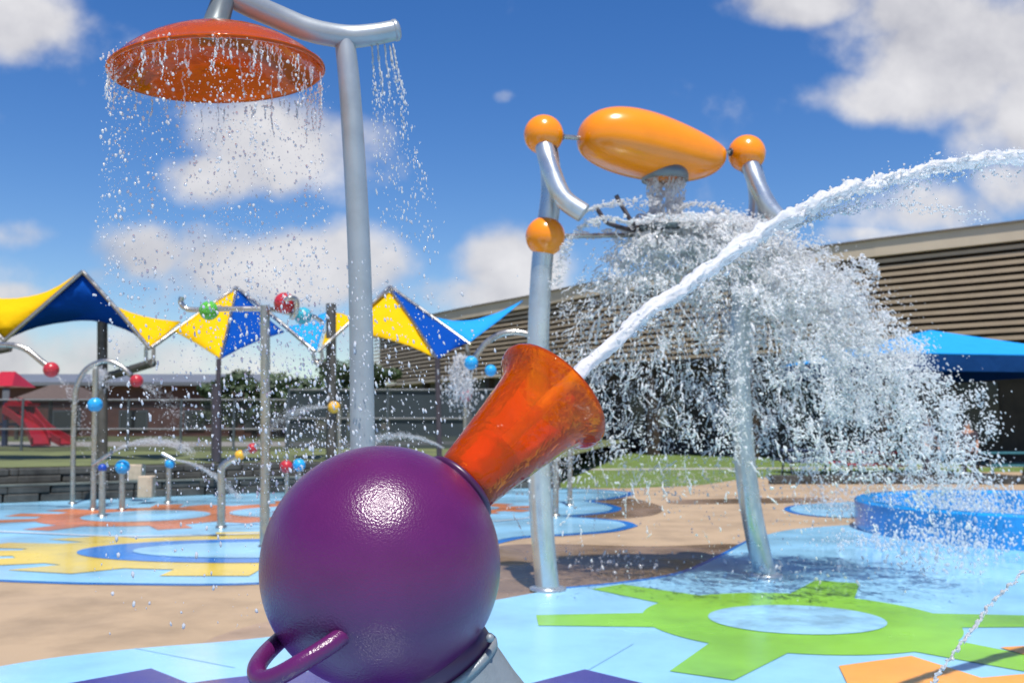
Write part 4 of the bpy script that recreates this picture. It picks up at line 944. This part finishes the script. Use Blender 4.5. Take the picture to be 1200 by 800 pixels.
c = np.array([ts_[q] for q in i_])+rng.normal(0,.0022,(n_,3))+np.stack([.004*np.sin(f_*210), 0*f_, .004*np.cos(f_*170)],1)
drops('thin_stream', c, .0011+.0022*rng.random(n_)**2.5, np.tile((-.6,-.1,-.8),(n_,1))+rng.normal(0,.3,(n_,3)), 1+2.5*rng.random(n_), M['drop'], 'thin broken thread of water crossing the bottom right corner', 'water')
def arc_drops(pl, num, r0, label):
    a_ = [V3(q) for q in smooth_open([P(*q) for q in pl], 60)]; i_ = (rng.random(num)*(len(a_)-1)).astype(int); f_ = i_/len(a_)
    c = np.array([a_[k_] for k_ in i_])+rng.normal(0,1,(num,3))*(.004+.03*f_)[:,None]
    drops('splash_arc', c, r0*(.5+rng.random(num)**2), rng.normal(0,.5,(num,3))+np.array((1,0,.2)), 1+2.5*rng.random(num), M['foam'], label, 'water')
arc_drops([(685,248,8.75),(705,241,8.8),(735,237,8.9),(772,238,9.)], 420, .0055, 'thin arc of water reaching from the plate to the end of the left curved pipe')
arc_drops([(795,246,9.),(808,239,9.),(830,241,9.),(852,249,9.),(878,262,9.)], 420, .006, 'thin arc of water leaping right from the foot of the pouring column')
arc_drops([(740,262,8.9),(712,255,8.8),(688,262,8.7),(668,280,8.6),(658,305,8.6),(652,335,8.6)], 600, .006, 'stray water flung off to the left post from the plate')
# --- rain under the orange dome
n_ = 4600; zz = rng.random(n_)**1.5; ca_ = rng.uniform(0, 6.283, 70); cw_ = rng.random(70)**2; a = np.where(rng.random(n_) < .6, ca_[rng.choice(70, n_, p=cw_/cw_.sum())]+rng.normal(0,.05,n_), rng.uniform(0, 6.283, n_))
rim = V3(DC)+np.array((0,0,-.018))
rr = rd*np.where(rng.random(n_) < .72, 1-.06*rng.random(n_), np.sqrt(rng.random(n_)))
keep_ = rng.random(n_) > np.clip((zz-.33)*2.2, 0, 1.); zz = np.where(keep_, zz, zz*.4*rng.random(n_)); fall = zz*(rim[2]-.05)
c = np.stack([rim[0]+rr*np.cos(a)*(1-.04*zz)+.06*zz+rng.normal(0,.035,n_)*(.4+zz), rim[1]+rr*np.sin(a)+rng.normal(0,.04,n_)*(.3+zz), rim[2]-fall], 1)
drops('shower_rain', c, (.0011+.0047*rng.random(n_)**4)*(1+.15*zz), np.stack([.08+0*zz, 0*zz, -1+0*zz], 1)+rng.normal(0,.08,(n_,3)), 1.1+1.6*rng.random(n_)*(.3+zz), M['drop'], 'rain of bright drops falling from the rim of the orange dome', 'water')
# thicker strings of water right at the rim and running inside the dome
cs_, rs_, ds2, sst = [], [], [], []
for i in range(110):
    a = rng.uniform(0, 6.283); q = rd*(1-.03*rng.random()) if rng.random() < .6 else rd*(.4+.55*rng.random()); ln_ = rng.uniform(.03,.2)*(1 if rng.random() < .6 else .4); m_ = max(2,int(ln_*170))
    z0 = rim[2]+ (0 if q > rd*.96 else rd*.40*(1-(q/rd)**2))
    t = np.linspace(0, 1, m_); w = rng.normal(0,.009,m_).cumsum()*.3
    cs_.append(np.stack([rim[0]+q*math.cos(a)+w, rim[1]+q*math.sin(a)+0*t, z0-t*ln_], 1)); rs_.append(.0013+.0033*rng.random(m_)**2); ds2.append(np.tile((0,0,1.),(m_,1))); sst.append(1+1.8*rng.random(m_))
drops('dripping_water', np.concatenate(cs_), np.concatenate(rs_), np.concatenate(ds2), np.concatenate(sst), M['foam'], 'strings of water dripping off the edge of the orange dome', 'water')
# heavier, closer rain seen in front of the canopies and the fence
n_ = 2600; px = np.clip(rng.normal(370,95,n_), 150, 620); py = 300+rng.random(n_)**.75*280; Yd = rng.uniform(3.3, 4.9, n_)
c = np.array([P(px[i], py[i], Yd[i])[:] for i in range(n_)]); 
drops('shower_rain', c, .0014+.0042*rng.random(n_)**2.6, np.tile((.25,0,-1.),(n_,1))+rng.normal(0,.12,(n_,3)), 1.2+1.5*rng.random(n_), M['drop'], 'scattered larger drops drifting across in front of the yellow and blue canopies', 'water')
# leak from the arm end
cs_ = []; rs_ = []
for (xa, xb) in ((436,452),(443,466),(451,478),(457,500),(461,512)):
    p0 = V3(P(xa,55,YD+.03)); pa = V3(P(xa+(xb-xa)*.25,120,YD+.06)); p1 = V3(P(xb,300,YD+.12)); m_ = 190; t = rng.random(m_)**1.6
    q = (1-t)[:,None]**2*p0+2*((1-t)*t)[:,None]*pa+(t**2)[:,None]*p1; cs_.append(q+rng.normal(0,1,(m_,3))*(.001+.03*t**1.5)[:,None]); rs_.append((.0013+.0026*rng.random(m_)**2))
c = np.concatenate(cs_); drops('leaking_water', c, np.concatenate(rs_), np.tile((.08,0,-1.),(len(c),1)), 1.5+3*rng.random(len(c)), M['drop'], 'thin threads of water leaking from the end of the shower arm', 'water')
# --- splashes where water lands near the ring and the green gear
cs_, rs_, ds2, sst = [], [], [], []
for (px, py, w, num, hh) in ((975,590,50,500,.30),(1060,610,70,1900,.55),(1130,618,60,2600,.6),(1180,634,50,2200,.5),(1110,645,90,1300,.3),(1010,640,60,260,.2),(1100,670,80,260,.2),(930,680,80,120,.12),(720,668,80,160,.15),(800,570,90,500,.5)):
    for i in range(num):
        g = G(px+rng.normal(0,w*.5), py+rng.normal(0,5)); h = abs(rng.normal(0,hh*.5))
        cs_.append((g.x+rng.normal(0,.1), g.y+rng.normal(0,.15), .03+h)); rs_.append(.0025+.015*rng.random()**2.8); ds2.append((rng.normal(0,.5),rng.normal(0,.3),1)); sst.append(1+1.5*rng.random())
drops('ground_splash', cs_, np.array(rs_), ds2, np.array(sst), M['drop'], 'low drops bouncing up around the blue ring and the green gear', 'water')
# --- small jets of the far spray posts
def spurt(p0, v0, T, num, spread, label, r0=.0034):
    t = rng.random(num)*T; p = V3(p0)[None]+np.array(v0)[None]*t[:,None]+np.array((0,0,-4.9))*(t**2)[:,None]+rng.normal(0,1,(num,3))*(.006+spread*t/T)[:,None]
    k_ = p[:,2] > .04
    drops('spray_water', p[k_], (r0*(.6+.8*rng.random(num)))[k_], (np.array(v0)[None]+np.array((0,0,-9.8))*t[:,None])[k_], (1.5+2.5*rng.random(num))[k_], M['drop'], label, 'water')
Y = G(109,597).y
spurt(P(131,530,Y-.3), (3.6,-.5,2.0), .40, 2200, .045, 'small jet arcing right from the nozzle of the blue ball post')
Y = G(197,589).y
spurt(P(205,539,Y-.05), (3.4,.2,-.3), .36, 1800, .03, 'small jet falling right from the white nozzle of the short post')
Y = G(398,577).y
spurt(P(384,477,Y), (-3.8,0,.3), .34, 1600, .10, 'fan of spray leaving the yellow ball to the left')
Y = G(60,600).y
spurt(P(66,440,Y), (1.6,-.1,-1.2), .5, 300, .12, 'faint spray falling from the red ball at the left edge', .004)
Y = G(85,590).y
spurt(P(165,452,Y), (2.2,0,-.3), .35, 400, .14, 'faint spray drifting right from the red ball of the steel arch', .004)
Y = G(100,596).y
spurt(P(116,437,Y), (.05,0,.3), .22, 900, .10, 'white burst of water at the top of the steel arch', .006)
Y = 19.
spurt(P(540,420,Y), (.02,0,.2), .42, 2000, .16, 'white gush of water falling beside the blue balls behind the nozzle', .011)
Y = G(590,585).y
spurt(P(520,525,Y), (-3.9,0,2.2), .48, 2200, .06, 'spray jet rising left behind the purple ball')
print('done')
